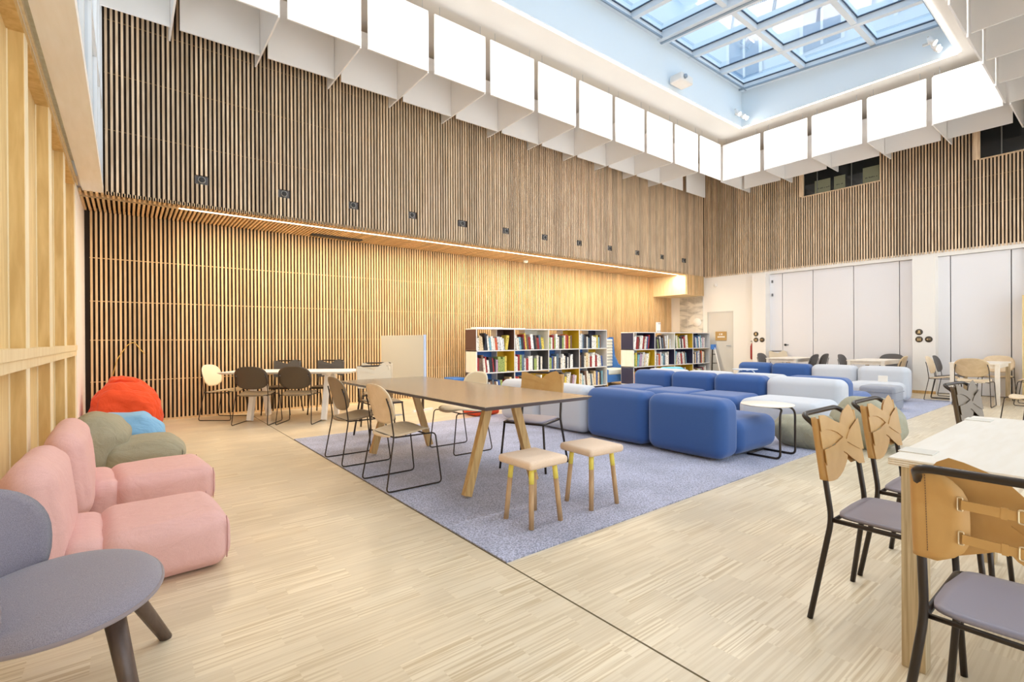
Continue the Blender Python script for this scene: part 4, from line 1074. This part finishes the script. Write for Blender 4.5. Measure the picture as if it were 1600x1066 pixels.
for k, (x, lb) in enumerate(((5.72, 'left'), (6.35, 'right'))):
    o = MB().rbox((0, 0, .012 if k == 0 else .006), (.62, .26, .022 if k == 0 else .010), .004, 3).build('magazine_stack', M_('paper_pale' + str(k), srgb(214, 228, 232), .5)); o.location = (x + .25, 8.46, 1.441)
    tag(o, '%s pile of pale magazines lying on top of the left bookcase' % lb, 'magazines')
sgn = thing('card_stand', 'small white card stand on top of the right bookcase', 'sign', (11.2, 7.95, 1.381))
MB().box(-.07, .12, 0, .012, 0, .27).build('card', white, sgn)
MB().box(-.07, .12, -.03, .05, 0, .008).build('foot', clearg, sgn)
t = MB()
for (x, z) in ((-.03, .02), (.03, .02), (.09, .02), (.03, .22), (.09, .22)): t.box(x, x + .02, -.002, 0, z, z + .03)
t.build('printed_mark', brn_p, sgn)
# folding ladder with blue top at the far end of the right bookcase
fl_ = thing('step_ladder', 'slim folding ladder with a blue top at the far end of the right bookcase', 'ladder', (13.12, 7.46, 0))
MB().box(-.07, .07, -.04, .05, .90, 1.04).build('top', blue_p, fl_)
for sy in (-1, 1): MB().bar((0, sy * .03, .95), (0, sy * .10 - .04 + (-.12 if sy < 0 else 0), 0), .03, .02).build('rail', white if sy < 0 else black, fl_)
for z in (.25, .5, .75): MB().box(-.05, .05, -.12 + z * .08, .03, z, z + .02).build('step', blackp, fl_)

# ------------------------------------------------------------ booth seat, blue box, board, floor box
bo_ = thing('booth_seat', 'high-backed blue booth seat with pale ribbed lining between the bookcases', 'seat', (9.62, 8.35, 0))
prof = [(0, .10), (0, .42), (.12, .46), (.42, .52), (.56, .75), (.62, 1.26), (.74, 1.26), (.74, .10)]
for x in (0, .92):
    MB().prism(prof, lambda a, b: (x, a, b), (.05, 0, 0)).build('side_panel', blue_p, bo_)
MB().box(.05, .92, .64, .72, .1, 1.24).build('back', blue_p, bo_)
t = MB()
for k in range(9): t.rbox((.485, .615, .50 + k * .083), (.86, .05, .08), .02, 3)
t.build('ribbed_lining', M_('ribbed_white', srgb(226, 230, 226), .7), bo_)
MB().rbox((.485, .30, .36), (.86, .60, .14), .04, 5).build('seat_cushion', M_('booth_cushion', srgb(210, 216, 214), .7), bo_)
MB().box(.05, .92, .02, .62, .10, .29).build('seat_base', blue_p, bo_)
for (x, y) in ((.06, .06), (.9, .06), (.06, .66), (.9, .66)): MB().box(x - .02, x + .02, y - .02, y + .02, 0, .10).build('foot', oak, bo_)
bx_ = thing('ottoman', 'low blue ottoman at the slatted wall left of the left bookcase', 'ottoman', (5.42, 8.84, 0))
MB().rbox((0, 0, .22), (.34, .40, .40), .03, 5).build('body', blue_p, bx_); MB().box(-.14, .14, -.16, .16, 0, .03).build('base', black, bx_)
r = thing('mobile_board', 'pale grey-green mobile board standing behind the greige table', 'board', (3.84, 8.02, 0), math.atan2(1.06, -.30))
MB().box(-.55, .55, -.025, .025, .48, 1.29).build('panel', board_m, r)
MB().box(-.562, -.55, -.027, .027, .47, 1.295).build('edge_frame', M_('board_edge', srgb(186, 204, 232), .4), r)
for s_ in (-1, 1):
    MB().box(s_ * .5 - .015, s_ * .5 + .015, -.015, .015, .03, .48).build('leg', black, r)
    MB().box(s_ * .5 - .02, s_ * .5 + .02, -.22, .22, 0, .03).build('foot', white, r)
fb = MB().box(3.32, 3.50, 7.30, 7.42, 0, .006); tag(fb.build('floor_socket', alu), 'small grey floor socket cover in the parquet behind the greige table', 'socket')
for (nm, pts, lb) in (('cable', [(-.15, YL - .02, .72), (-.10, YL - .015, .95), (.02, YL - .012, 1.16), (.10, YL - .012, 1.20), (.16, YL - .012, 1.10), (.22, YL - .02, 1.02)], 'thin yellow cable looped on the slats above the red bean bag'),):
    tag(MB().tube(arc(pts, .05, 5), .006, 6).build(nm, M_('cable_y', srgb(220, 180, 90), .5)), lb, 'cable')
